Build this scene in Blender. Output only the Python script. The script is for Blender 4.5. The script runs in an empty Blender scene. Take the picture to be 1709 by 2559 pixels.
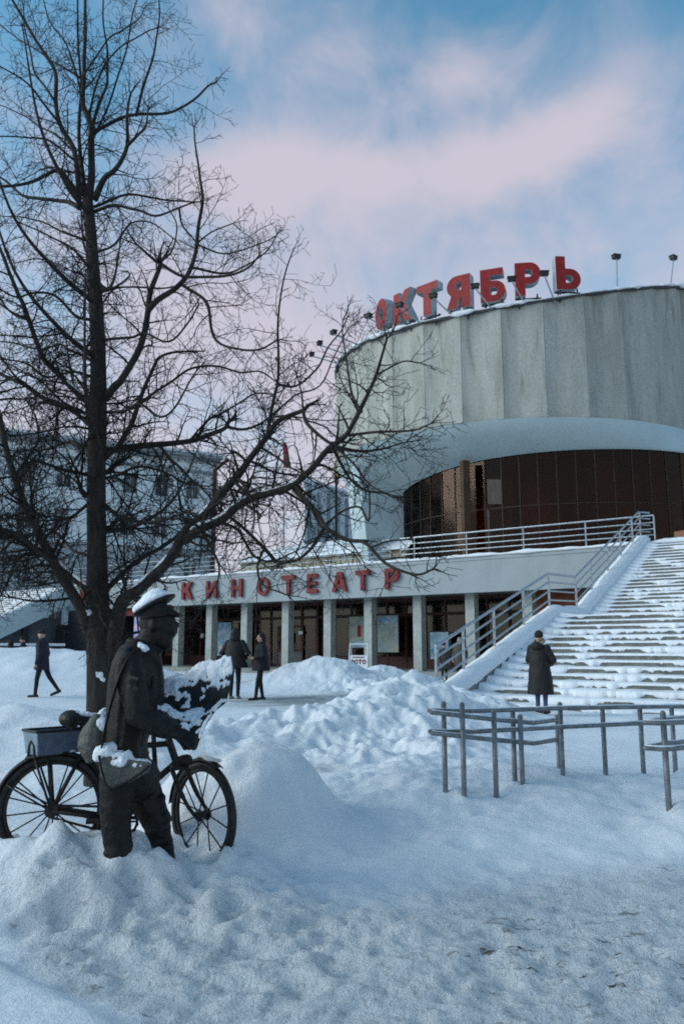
import bpy, bmesh, math, random
import numpy as np
from mathutils import Vector, Matrix, Quaternion, noise as mnoise

random.seed(7)
rng = np.random.RandomState(11)
R = math.radians
scene = bpy.context.scene
col = scene.collection

# ------------------------------------------------------------------ camera
F, CX, CY, PITCH, EYE = 2000.0, 854.5, 1279.5, math.atan(341 / 2000.0), 1.5
cam_data = bpy.data.cameras.new('camera')
cam_data.sensor_fit = 'VERTICAL'
cam_data.sensor_height = 36.0
cam_data.lens = F / 2559.0 * 36.0
cam_data.clip_start = 0.05
cam_data.clip_end = 6000
cam = bpy.data.objects.new('camera', cam_data)
col.objects.link(cam)
cam.location = (0, 0, EYE)
cam.rotation_euler = (math.pi / 2 + PITCH, 0, 0)
scene.camera = cam

# ------------------------------------------------------------------ world, sun, exposure
SUN_AZ, SUN_EL = R(-99), R(27)         # azimuth from +Y towards +X; weak winter sun through thin cloud, off to the left
world = bpy.data.worlds.new('World')
scene.world = world
world.use_nodes = True
wn, wl = world.node_tree.nodes, world.node_tree.links
wn.clear()
w_out = wn.new('ShaderNodeOutputWorld')
w_bg = wn.new('ShaderNodeBackground')
w_bg.inputs['Strength'].default_value = 0.10
wl.new(w_bg.outputs[0], w_out.inputs[0])
sky = wn.new('ShaderNodeTexSky')
sky.sky_type = 'NISHITA'
sky.sun_disc = False
sky.sun_elevation = SUN_EL
sky.sun_rotation = SUN_AZ
sky.altitude = 200
sky.air_density = 1.0
sky.dust_density = 0.6
sky.ozone_density = 2.2


def wmath(op, a=None, b=None, clamp=False):
    n = wn.new('ShaderNodeMath'); n.operation = op; n.use_clamp = clamp
    for i, v in enumerate((a, b)):
        if v is None: continue
        if isinstance(v, (int, float)): n.inputs[i].default_value = v
        else: wl.new(v, n.inputs[i])
    return n.outputs[0]


def wdot(vec, d):
    n = wn.new('ShaderNodeVectorMath'); n.operation = 'DOT_PRODUCT'
    wl.new(vec, n.inputs[0]); n.inputs[1].default_value = d
    return n.outputs['Value']


w_tc = wn.new('ShaderNodeTexCoord')
w_dir = w_tc.outputs['Generated']


def sky_dir(px, py):
    xc, yc = (px - CX) / F, (CY - py) / F
    v = Vector((xc, math.cos(PITCH) - yc * math.sin(PITCH), math.sin(PITCH) + yc * math.cos(PITCH)))
    return v.normalized()


# ragged cloud sheet: wispy noise on a flat cloud layer, gathered into a few banks
w_sep = wn.new('ShaderNodeSeparateXYZ'); wl.new(w_dir, w_sep.inputs[0])
w_z = wmath('ADD', wmath('MAXIMUM', w_sep.outputs['Z'], 0.0), 0.22)
w_comb = wn.new('ShaderNodeCombineXYZ')
wl.new(wmath('DIVIDE', w_sep.outputs['X'], w_z), w_comb.inputs[0])
wl.new(wmath('DIVIDE', w_sep.outputs['Y'], w_z), w_comb.inputs[1])
w_n1 = wn.new('ShaderNodeTexNoise'); w_n1.inputs['Scale'].default_value = 1.9
w_n1.inputs['Detail'].default_value = 5.0; w_n1.inputs['Roughness'].default_value = 0.5
w_n1.inputs['Distortion'].default_value = 0.35
wl.new(w_comb.outputs[0], w_n1.inputs['Vector'])
w_n2 = wn.new('ShaderNodeTexNoise'); w_n2.inputs['Scale'].default_value = 8.0
w_n2.inputs['Detail'].default_value = 9.0; w_n2.inputs['Roughness'].default_value = 0.58
w_n2.inputs['Distortion'].default_value = 0.4
wl.new(w_dir, w_n2.inputs['Vector'])
dens = wmath('MULTIPLY', wmath('SUBTRACT', w_n1.outputs[0], 0.52), 0.7)
# evening haze thickens towards the horizon all round
w_hz = wn.new('ShaderNodeMapRange'); w_hz.interpolation_type = 'SMOOTHSTEP'
w_hz.inputs['From Min'].default_value = 0.5; w_hz.inputs['From Max'].default_value = 0.12; w_hz.inputs['To Max'].default_value = 0.75
wl.new(w_sep.outputs['Z'], w_hz.inputs['Value'])
dens = wmath('ADD', dens, w_hz.outputs[0])
BANKS = [  # px, py, half width, half height (radians), tilt, weight
    (640, 450, 0.085, 0.045, 0.15, 0.50), (980, 420, 0.15, 0.030, 0.05, 0.36), (1400, 320, 0.13, 0.032, 0.28, 0.58),
    (860, 165, 0.07, 0.035, -0.2, 0.30), (1180, 170, 0.06, 0.030, 0.2, 0.33), (740, 900, 0.13, 0.06, 0.0, 0.42),
    (520, 60, 0.06, 0.04, 0.3, 0.22), (620, 640, 0.22, 0.07, 0.1, 0.35), (1300, 560, 0.22, 0.07, 0.1, 0.25),
    (-900, 500, 0.30, 0.05, 0.2, 0.5), (2700, 420, 0.30, 0.05, -0.1, 0.5), (-2200, 700, .3, .08, 0, .4)]
for px, py, sa, sb, tilt, wgt in BANKS:
    d = sky_dir(px, py)
    rt = d.cross(Vector((0, 0, 1))).normalized(); up = rt.cross(d).normalized()
    a = rt * math.cos(tilt) + up * math.sin(tilt); b = up * math.cos(tilt) - rt * math.sin(tilt)
    qa = wmath('MULTIPLY', wmath('SUBTRACT', wdot(w_dir, a), a.dot(d)), 1.0 / sa)
    qb = wmath('MULTIPLY', wmath('SUBTRACT', wdot(w_dir, b), b.dot(d)), 1.0 / sb)
    r2 = wmath('ADD', wmath('MULTIPLY', qa, qa), wmath('MULTIPLY', qb, qb))
    g = wmath('MULTIPLY', wmath('POWER', 2.718, wmath('MULTIPLY', r2, -0.6)), wgt)
    front = wmath('GREATER_THAN', wdot(w_dir, d), 0.0)
    dens = wmath('ADD', dens, wmath('MULTIPLY', g, front))
dens = wmath('ADD', dens, wmath('MULTIPLY', wmath('SUBTRACT', w_n2.outputs[0], 0.5), 1.25))
w_map = wn.new('ShaderNodeMapRange'); w_map.interpolation_type = 'SMOOTHSTEP'
w_map.inputs['From Min'].default_value = -0.20; w_map.inputs['From Max'].default_value = 0.85
w_map.inputs['To Max'].default_value = 0.92
wl.new(dens, w_map.inputs['Value'])
w_hsv = wn.new('ShaderNodeMixRGB'); w_hsv.blend_type = 'MULTIPLY'; w_hsv.inputs[0].default_value = 1.0
w_hsv.inputs[2].default_value = (0.58, 1.05, 0.98, 1)
wl.new(sky.outputs[0], w_hsv.inputs[1])
w_mix = wn.new('ShaderNodeMixRGB')
wl.new(w_map.outputs[0], w_mix.inputs[0])
wl.new(w_hsv.outputs[0], w_mix.inputs[1])
w_mix.inputs[2].default_value = (3.02, 2.76, 3.16, 1)
wl.new(w_mix.outputs[0], w_bg.inputs['Color'])

sun_data = bpy.data.lights.new('sun', 'SUN')
sun_data.energy = 0.88
sun_data.angle = R(40)
sun_data.color = (1.0, 0.985, 0.95)
sun = bpy.data.objects.new('sun', sun_data)
col.objects.link(sun)
sd = Vector((math.sin(SUN_AZ) * math.cos(SUN_EL), math.cos(SUN_AZ) * math.cos(SUN_EL), math.sin(SUN_EL)))
sun.rotation_euler = sd.to_track_quat('Z', 'Y').to_euler()

scene.view_settings.view_transform = 'Standard'
scene.view_settings.look = 'None'
scene.view_settings.gamma = 1.0
scene.view_settings.exposure = 1.1
scene.view_settings.use_curve_mapping = False
scene.render.engine = 'CYCLES'
scene.cycles.use_denoising = False
scene.cycles.max_bounces = 6
scene.cycles.diffuse_bounces = 3
scene.cycles.glossy_bounces = 3
scene.cycles.transmission_bounces = 4
scene.cycles.transparent_max_bounces = 8
scene.cycles.sample_clamp_indirect = 4.0
scene.cycles.filter_width = 1.8


# ------------------------------------------------------------------ helpers
def P(px, py, Y):
    """the point at forward distance Y that the lens sees in this direction (used to measure positions)"""
    xc, yc = (px - CX) / F, (CY - py) / F
    fw = math.cos(PITCH) - yc * math.sin(PITCH)
    up = math.sin(PITCH) + yc * math.cos(PITCH)
    return Vector((xc / fw * Y, Y, EYE + up / fw * Y))


def tag(o, label=None, cat=None, group=None, kind=None):
    if label: o['label'] = label
    if cat: o['category'] = cat
    if group: o['group'] = group
    if kind: o['kind'] = kind
    return o


def thing(name, loc, label, cat, group=None):
    o = bpy.data.objects.new(name, None)
    o.empty_display_size = 0.2
    col.objects.link(o)
    o.location = loc
    return tag(o, label, cat, group)


def root_of(o):
    while o.parent: o = o.parent
    return o


def frame(t):
    t = t.normalized()
    a = Vector((0, 0, 1)) if abs(t.z) < 0.95 else Vector((1, 0, 0))
    u = t.cross(a).normalized()
    return u, u.cross(t).normalized()


class MB:
    """collects shapes for ONE mesh object"""

    def __init__(self):
        self.v, self.f, self.m = [], [], []

    def add(self, vs, fs, mi=0):
        k = len(self.v)
        self.v += [tuple(p) for p in vs]
        self.f += [tuple(i + k for i in f) for f in fs]
        self.m += [mi] * len(fs)

    def hexa(self, p, mi=0):
        """8 corners: bottom 0-3 ccw, top 4-7"""
        self.add(p, [(3, 2, 1, 0), (4, 5, 6, 7), (0, 1, 5, 4), (1, 2, 6, 5), (2, 3, 7, 6), (3, 0, 4, 7)], mi)

    def box(self, c, s, rz=0.0, mi=0, rot=None):
        c = Vector(c); hx, hy, hz = s[0] / 2, s[1] / 2, s[2] / 2
        M = rot if rot is not None else Matrix.Rotation(rz, 3, 'Z')
        pts = [c + M @ Vector(q) for q in ((-hx, -hy, -hz), (hx, -hy, -hz), (hx, hy, -hz), (-hx, hy, -hz),
                                          (-hx, -hy, hz), (hx, -hy, hz), (hx, hy, hz), (-hx, hy, hz))]
        self.hexa(pts, mi)

    def tube(self, pts, radii, n=8, cap=True, mi=0, ell=1.0, ref=None, dome=False):
        pts = [Vector(p) for p in pts]
        if isinstance(radii, (int, float)): radii = [radii] * len(pts)
        radii = list(radii)
        if dome:   # rounded ends
            a, b = (pts[0] - pts[1]).normalized(), (pts[-1] - pts[-2]).normalized()
            r0, r1 = radii[0], radii[-1]
            pts = [pts[0] + a * r0 * 0.98, pts[0] + a * r0 * 0.7] + pts + [pts[-1] + b * r1 * 0.7, pts[-1] + b * r1 * 0.98]
            radii = [r0 * 0.2, r0 * 0.71] + radii + [r1 * 0.71, r1 * 0.2]
        k = len(self.v)
        m = len(pts)
        u = None
        for i, p in enumerate(pts):
            t = (pts[min(i + 1, m - 1)] - pts[max(i - 1, 0)])
            t = t.normalized() if t.length > 1e-9 else Vector((0, 0, 1))
            if u is None:
                if ref is not None:
                    u = (Vector(ref) - t * t.dot(Vector(ref))).normalized()
                else:
                    u, _ = frame(t)
            else:
                u = u - t * t.dot(u)
                u = u.normalized() if u.length > 1e-6 else frame(t)[0]
            w = t.cross(u)
            ra = radii[i]
            ra, rb = ra if isinstance(ra, tuple) else (ra, ra * ell)
            for j in range(n):
                a = 2 * math.pi * j / n
                self.v.append(tuple(p + u * (math.cos(a) * ra) + w * (math.sin(a) * rb)))
        for i in range(m - 1):
            for j in range(n):
                j2 = (j + 1) % n
                self.f.append((k + i * n + j, k + i * n + j2, k + (i + 1) * n + j2, k + (i + 1) * n + j))
                self.m.append(mi)
        if cap:
            self.f.append(tuple(k + j for j in reversed(range(n)))); self.m.append(mi)
            self.f.append(tuple(k + (m - 1) * n + j for j in range(n))); self.m.append(mi)

    def ellipsoid(self, c, r, rot=None, nu=16, nv=10, mi=0):
        c = Vector(c); M = rot if rot is not None else Matrix.Identity(3)
        vs = [c + M @ Vector((0, 0, -r[2]))]
        for i in range(1, nv):
            ph = -math.pi / 2 + math.pi * i / nv
            for j in range(nu):
                a = 2 * math.pi * j / nu
                vs.append(c + M @ Vector((r[0] * math.cos(ph) * math.cos(a), r[1] * math.cos(ph) * math.sin(a), r[2] * math.sin(ph))))
        vs.append(c + M @ Vector((0, 0, r[2])))
        fs = []
        for j in range(nu):
            fs.append((0, 1 + (j + 1) % nu, 1 + j))
            fs.append((len(vs) - 1, 1 + (nv - 2) * nu + j, 1 + (nv - 2) * nu + (j + 1) % nu))
        for i in range(nv - 2):
            for j in range(nu):
                a, b = 1 + i * nu + j, 1 + i * nu + (j + 1) % nu
                fs.append((a, b, b + nu, a + nu))
        self.add(vs, fs, mi)

    def prism(self, poly, z0, z1, mi=0):
        n = len(poly)
        vs = [(x, y, z0) for x, y in poly] + [(x, y, z1) for x, y in poly]
        fs = [tuple(reversed(range(n))), tuple(range(n, 2 * n))]
        fs += [(i, (i + 1) % n, n + (i + 1) % n, n + i) for i in range(n)]
        self.add(vs, fs, mi)

    def grid(self, rows, mi=0, closed=False):
        k = len(self.v); nr, nc = len(rows), len(rows[0])
        for r in rows: self.v += [tuple(p) for p in r]
        for i in range(nr - 1):
            for j in range(nc if closed else nc - 1):
                j2 = (j + 1) % nc
                self.f.append((k + i * nc + j, k + i * nc + j2, k + (i + 1) * nc + j2, k + (i + 1) * nc + j)); self.m.append(mi)

    def build(self, name, mats, parent=None, smooth=False, label=None):
        me = bpy.data.meshes.new(name)
        off = Vector((0, 0, 0))
        if parent is not None: off = root_of(parent).location
        vs = [(a - off.x, b - off.y, c - off.z) for a, b, c in self.v] if parent is not None else self.v
        me.from_pydata(vs, [], self.f)
        mats = mats if isinstance(mats, (list, tuple)) else [mats]
        for m in mats: me.materials.append(m)
        if len(mats) > 1: me.polygons.foreach_set('material_index', self.m)
        if smooth: me.polygons.foreach_set('use_smooth', [True] * len(me.polygons))
        me.update()
        o = bpy.data.objects.new(name, me)
        col.objects.link(o)
        if parent is not None: o.parent = parent
        if label: o['label'] = label
        return o


SCRATCH = bpy.data.scenes.new('scratch')


def scratch_mesh(o):
    with bpy.context.temp_override(scene=SCRATCH, view_layer=SCRATCH.view_layers[0]):
        dg = bpy.context.evaluated_depsgraph_get()
        dg.update()
        return bpy.data.meshes.new_from_object(o.evaluated_get(dg))


def remesh(o, voxel, smooth_it=3, disp=None, remove=True):
    """melt overlapping shapes of o into one continuous skin"""
    m = o.modifiers.new('r', 'REMESH'); m.mode = 'VOXEL'; m.voxel_size = voxel; m.use_smooth_shade = True
    s = o.modifiers.new('s', 'SMOOTH'); s.factor = 0.5; s.iterations = smooth_it
    par, o.parent = o.parent, None
    col.objects.unlink(o); SCRATCH.collection.objects.link(o)
    me = scratch_mesh(o)
    SCRATCH.collection.objects.unlink(o); col.objects.link(o)
    o.parent = par
    old = o.data
    mats = [x for x in old.materials]
    o.modifiers.clear()
    me.materials.clear()
    for x in mats: me.materials.append(x)
    o.data = me
    me.name = o.name
    bpy.data.meshes.remove(old)
    if disp:
        me.update()
        nv = len(me.vertices)
        co = np.empty(nv * 3); me.vertices.foreach_get('co', co); co = co.reshape(-1, 3)
        nr = np.empty(nv * 3); me.vertex_normals.foreach_get('vector', nr); nr = nr.reshape(-1, 3)
        dd = np.array([disp(Vector(c)) for c in co])
        me.vertices.foreach_set('co', (co + nr * dd[:, None]).ravel())
        me.update()
    me.polygons.foreach_set('use_smooth', [True] * len(me.polygons))
    return o


def catmull(pts, sub=4):
    pts = [Vector(p) for p in pts]
    if len(pts) < 3:
        return [pts[0].lerp(pts[-1], i / sub) for i in range(sub + 1)]
    out = []
    q = [pts[0] * 2 - pts[1]] + pts + [pts[-1] * 2 - pts[-2]]
    for i in range(1, len(q) - 2):
        a, b, c, d = q[i - 1], q[i], q[i + 1], q[i + 2]
        for s in range(sub):
            t = s / sub
            out.append(0.5 * ((2 * b) + (c - a) * t + (2 * a - 5 * b + 4 * c - d) * t * t + (3 * b - a - 3 * c + d) * t ** 3))
    out.append(pts[-1])
    return out


# numpy value noise
def _hash(ix, iy, seed):
    h = (ix.astype(np.int64) * 374761393 + iy.astype(np.int64) * 668265263 + seed * 1274126177) & 0xFFFFFFFF
    h = ((h ^ (h >> 13)) * 1274126177) & 0xFFFFFFFF
    return ((h ^ (h >> 16)) & 0xFFFF) / 65535.0


def vnoise(x, y, seed=0):
    ix, iy = np.floor(x), np.floor(y)
    fx, fy = x - ix, y - iy
    fx = fx * fx * fx * (fx * (fx * 6 - 15) + 10); fy = fy * fy * fy * (fy * (fy * 6 - 15) + 10)
    a, b = _hash(ix, iy, seed), _hash(ix + 1, iy, seed)
    c, d = _hash(ix, iy + 1, seed), _hash(ix + 1, iy + 1, seed)
    return (a * (1 - fx) + b * fx) * (1 - fy) + (c * (1 - fx) + d * fx) * fy - 0.5


def fbm(x, y, seed=0, oct=4, gain=0.5):
    s, amp, fr = 0.0, 1.0, 1.0
    ca, sa = math.cos(0.6), math.sin(0.6)
    for k in range(oct):
        s = s + amp * vnoise(x * fr + 13.7 * k, y * fr - 7.1 * k, seed + k)
        x, y = x * ca - y * sa, x * sa + y * ca
        amp *= gain; fr *= 2.03
    return s


def clods(x, y, cell, seed, rmin=0.25, rmax=0.62, keep=0.8):
    """rounded lumps scattered on a jittered grid, 0..1"""
    gx, gy = x / cell, y / cell
    ix, iy = np.floor(gx), np.floor(gy)
    out = np.zeros_like(gx)
    for dx in (-1, 0, 1):
        for dy in (-1, 0, 1):
            cx_, cy_ = ix + dx, iy + dy
            px_ = cx_ + 0.15 + 0.7 * _hash(cx_, cy_, seed); py_ = cy_ + 0.15 + 0.7 * _hash(cx_, cy_, seed + 5)
            r_ = rmin + (rmax - rmin) * _hash(cx_, cy_, seed + 9)
            an = _hash(cx_, cy_, seed + 13) * 3.14; st = 0.6 + 0.4 * _hash(cx_, cy_, seed + 17)
            ux, uy = gx - px_, gy - py_
            a_, b_ = ux * np.cos(an) + uy * np.sin(an), (uy * np.cos(an) - ux * np.sin(an)) / st
            d2 = (a_ * a_ + b_ * b_) / (r_ * r_)
            h_ = np.clip(1 - d2, 0, 1) ** 0.9 * r_ / rmax * (_hash(cx_, cy_, seed + 21) < keep)
            out = np.maximum(out, h_)
    return out


# ------------------------------------------------------------------ materials
def mat(name, color, rough=0.7, metal=0.0, var=0.15, scale=6.0, bump=0.0, bscale=40.0, stretch=(1, 1, 1), color2=None,
        spec=0.35, detail=5.0, lo=0.35, hi=0.65, coords='Object'):
    m = bpy.data.materials.new(name); m.use_nodes = True
    n, l = m.node_tree.nodes, m.node_tree.links
    b = n['Principled BSDF']
    b.inputs['Roughness'].default_value = rough
    b.inputs['Metallic'].default_value = metal
    b.inputs['Specular IOR Level'].default_value = spec
    tc = n.new('ShaderNodeTexCoord')
    mp = n.new('ShaderNodeMapping'); mp.inputs['Scale'].default_value = stretch
    l.new(tc.outputs[coords], mp.inputs[0])
    nz = n.new('ShaderNodeTexNoise'); nz.inputs['Scale'].default_value = scale
    nz.inputs['Detail'].default_value = detail; nz.inputs['Roughness'].default_value = 0.6
    l.new(mp.outputs[0], nz.inputs['Vector'])
    mr = n.new('ShaderNodeMapRange'); mr.inputs['From Min'].default_value = lo; mr.inputs['From Max'].default_value = hi
    l.new(nz.outputs[0], mr.inputs['Value'])
    mx = n.new('ShaderNodeMixRGB')
    l.new(mr.outputs[0], mx.inputs[0])
    c = color
    c2 = color2 or tuple(min(1.0, x * (1 + var)) for x in c)
    c1 = c if color2 else tuple(x * (1 - var) for x in c)
    mx.inputs[1].default_value = (*c1, 1); mx.inputs[2].default_value = (*c2, 1)
    l.new(mx.outputs[0], b.inputs['Base Color'])
    if bump:
        nb = n.new('ShaderNodeTexNoise'); nb.inputs['Scale'].default_value = bscale; nb.inputs['Detail'].default_value = 6
        l.new(mp.outputs[0], nb.inputs['Vector'])
        bp = n.new('ShaderNodeBump'); bp.inputs['Strength'].default_value = bump; bp.inputs['Distance'].default_value = 0.02
        l.new(nb.outputs[0], bp.inputs['Height']); l.new(bp.outputs[0], b.inputs['Normal'])
    return m


M = {}
M['snow'] = mat('snow_pile', (0.78, 0.80, 0.83), 0.75, var=0.05, scale=9, bump=0.5, bscale=45, spec=0.25)
M['bronze'] = mat('dark_bronze', (0.0065, 0.0055, 0.005), 0.58, 0.25, scale=22, bump=0.3, bscale=60, color2=(0.018, 0.0165, 0.015), lo=0.42, hi=0.72)
M['leather'] = mat('weathered_bronze_bag', (0.06, 0.06, 0.053), 0.65, 0.1, scale=30, bump=0.6, bscale=80, color2=(0.13, 0.13, 0.115))
M['bike'] = mat('bronze_bicycle', (0.016, 0.014, 0.013), 0.5, 0.3, scale=35, bump=0.3, bscale=90, color2=(0.032, 0.028, 0.026))
M['box'] = mat('blue_grey_crate', (0.10, 0.12, 0.17), 0.5, 0.0, var=0.2, scale=20, bump=0.15)
M['boxend'] = mat('pale_crate_end', (0.20, 0.27, 0.32), 0.5, 0.0, var=0.2, scale=20, bump=0.15)
M['bark'] = mat('linden_bark', (0.020, 0.016, 0.013), 0.9, scale=18, bump=0.9, bscale=36, stretch=(1, 1, 0.22), color2=(0.046, 0.039, 0.032))
M['twig'] = mat('twig_bark', (0.015, 0.012, 0.010), 0.9, scale=12, var=0.3)
M['white'] = mat('white_render', (0.31, 0.345, 0.36), 0.8, var=0.06, scale=1.2, bump=0.25, bscale=20, stretch=(1, 1, 0.4))
M['palewall'] = mat('pale_drum_base', (0.46, 0.56, 0.58), 0.75, var=0.05, scale=0.6, bump=0.25, bscale=12)
M['roofdark'] = mat('roof_felt', (0.06, 0.06, 0.062), 0.9)
M['steel'] = mat('stainless_steel', (0.42, 0.45, 0.47), 0.38, 0.85, var=0.2, scale=9, bump=0.05)
M['wornsteel'] = mat('weathered_steel', (0.20, 0.21, 0.215), 0.5, 0.55, var=0.3, scale=14, bump=0.15, stretch=(1, 1, 1))
M['paintrail'] = mat('silver_painted_rail', (0.33, 0.37, 0.40), 0.5, 0.3, var=0.15, scale=10)
M['red'] = mat('red_letter_face', (0.25, 0.013, 0.012), 0.6, var=0.25, scale=5)
M['redsmall'] = mat('red_fascia_letter', (0.16, 0.009, 0.010), 0.55, var=0.25, scale=5)
M['tin'] = mat('letter_side_tin', (0.36, 0.40, 0.42), 0.55, 0.2, var=0.2, scale=4)
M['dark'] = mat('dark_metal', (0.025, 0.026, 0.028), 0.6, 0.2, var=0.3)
M['column'] = mat('column_concrete', (0.36, 0.385, 0.36), 0.85, var=0.14, scale=3, bump=0.4, bscale=18)
M['plinth'] = mat('plinth_concrete', (0.23, 0.25, 0.23), 0.85, var=0.2, scale=2, bump=0.3)
M['stair'] = mat('stair_concrete', (0.145, 0.145, 0.128), 0.9, var=0.3, scale=5, bump=0.5, bscale=25)
M['frame'] = mat('dark_brown_frame', (0.040, 0.026, 0.019), 0.55, 0.2, var=0.3)
M['redframe'] = mat('oxblood_frame', (0.075, 0.026, 0.024), 0.6, var=0.3)
M['interior'] = mat('foyer_interior', (0.20, 0.115, 0.070), 0.9, var=0.5, scale=0.8)
M['tan'] = mat('foyer_column', (0.07, 0.038, 0.020), 0.8, var=0.2, scale=1.5)
M['curtain'] = mat('foyer_curtain', (0.16, 0.12, 0.10), 0.9, var=0.2, scale=3, stretch=(4, 4, 0.5))
M['brick'] = mat('grey_brick', (0.38, 0.42, 0.43), 0.9, var=0.2, scale=10, bump=0.4)
M['housewall'] = mat('pale_blue_render', (0.70, 0.75, 0.76), 0.85, var=0.07, scale=0.5, bump=0.2, bscale=8)
M['cornice'] = mat('cornice_stone', (0.27, 0.30, 0.31), 0.85, var=0.15, scale=2)
M['sash'] = mat('white_sash', (0.42, 0.46, 0.48), 0.6, var=0.05)
M['rust'] = mat('red_brown_drainpipe', (0.11, 0.03, 0.03), 0.6, var=0.2)
M['greywall'] = mat('grey_sheet_wall', (0.50, 0.55, 0.56), 0.7, var=0.15, scale=2, stretch=(2, 2, 0.2))
M['beige'] = mat('beige_block_wall', (0.34, 0.32, 0.25), 0.85, var=0.25, scale=1.5, stretch=(2, 2, 1))
M['yellow'] = mat('yellow_paint', (0.35, 0.27, 0.06), 0.6, var=0.1)
M['green'] = mat('flag_green', (0.02, 0.10, 0.035), 0.8, var=0.1)
M['flagred'] = mat('flag_red', (0.35, 0.02, 0.025), 0.8, var=0.1)
M['paper'] = mat('white_paper', (0.7, 0.72, 0.72), 0.7, var=0.04)
M['signwhite'] = mat('sign_white', (0.62, 0.66, 0.68), 0.6, var=0.06)
M['skin'] = mat('skin', (0.42, 0.26, 0.19), 0.6, var=0.08)
M['black'] = mat('black_cloth', (0.012, 0.012, 0.014), 0.85, var=0.3, scale=20, bump=0.3)
M['navy'] = mat('dark_blue_cloth', (0.017, 0.018, 0.026), 0.85, var=0.3, scale=20, bump=0.3)
M['jeans'] = mat('blue_jeans', (0.06, 0.085, 0.15), 0.85, var=0.2, scale=30)
M['coat'] = mat('black_quilted_coat', (0.014, 0.012, 0.011), 0.7, var=0.3, scale=15, bump=0.4)
M['fur'] = mat('grey_fur_trim', (0.26, 0.24, 0.21), 0.95, var=0.3, scale=40, bump=0.8, bscale=90)
M['brownhat'] = mat('dark_brown_knit', (0.03, 0.02, 0.016), 0.95, var=0.3, scale=40, bump=0.5)
M['greycoat'] = mat('grey_brown_coat', (0.075, 0.066, 0.058), 0.85, var=0.3, scale=15, bump=0.3)
M['boots'] = mat('dark_boots', (0.012, 0.011, 0.011), 0.6, var=0.2)
M['greyboots'] = mat('grey_trainers', (0.2, 0.2, 0.21), 0.6, var=0.2)
M['underwall'] = mat('grey_understair_wall', (0.13, 0.145, 0.16), 0.85, var=0.12, scale=2)


def glass_mat(name, tint, gloss=0.06):
    m = bpy.data.materials.new(name); m.use_nodes = True
    n, l = m.node_tree.nodes, m.node_tree.links
    n.clear()
    out = n.new('ShaderNodeOutputMaterial')
    tr = n.new('ShaderNodeBsdfTransparent'); tr.inputs[0].default_value = (*tint, 1)
    gl = n.new('ShaderNodeBsdfGlossy'); gl.inputs['Roughness'].default_value = 0.08
    gl.inputs[0].default_value = (0.6, 0.52, 0.47, 1)
    fr = n.new('ShaderNodeFresnel'); fr.inputs['IOR'].default_value = 1.22
    mx = n.new('ShaderNodeMixShader')
    ad = n.new('ShaderNodeMath'); ad.operation = 'ADD'; ad.inputs[1].default_value = gloss - 0.02
    l.new(fr.outputs[0], ad.inputs[0]); l.new(ad.outputs[0], mx.inputs[0])
    l.new(tr.outputs[0], mx.inputs[1]); l.new(gl.outputs[0], mx.inputs[2])
    l.new(mx.outputs[0], out.inputs[0])
    return m


M['brownglass'] = glass_mat('brown_tinted_glass', (0.58, 0.44, 0.35), 0.035)
M['doorglass'] = glass_mat('entrance_glass', (0.6, 0.62, 0.64), 0.08)
M['windowglass'] = mat('house_window_pane', (0.06, 0.07, 0.08), 0.2, var=0.2, spec=0.5)


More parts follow.
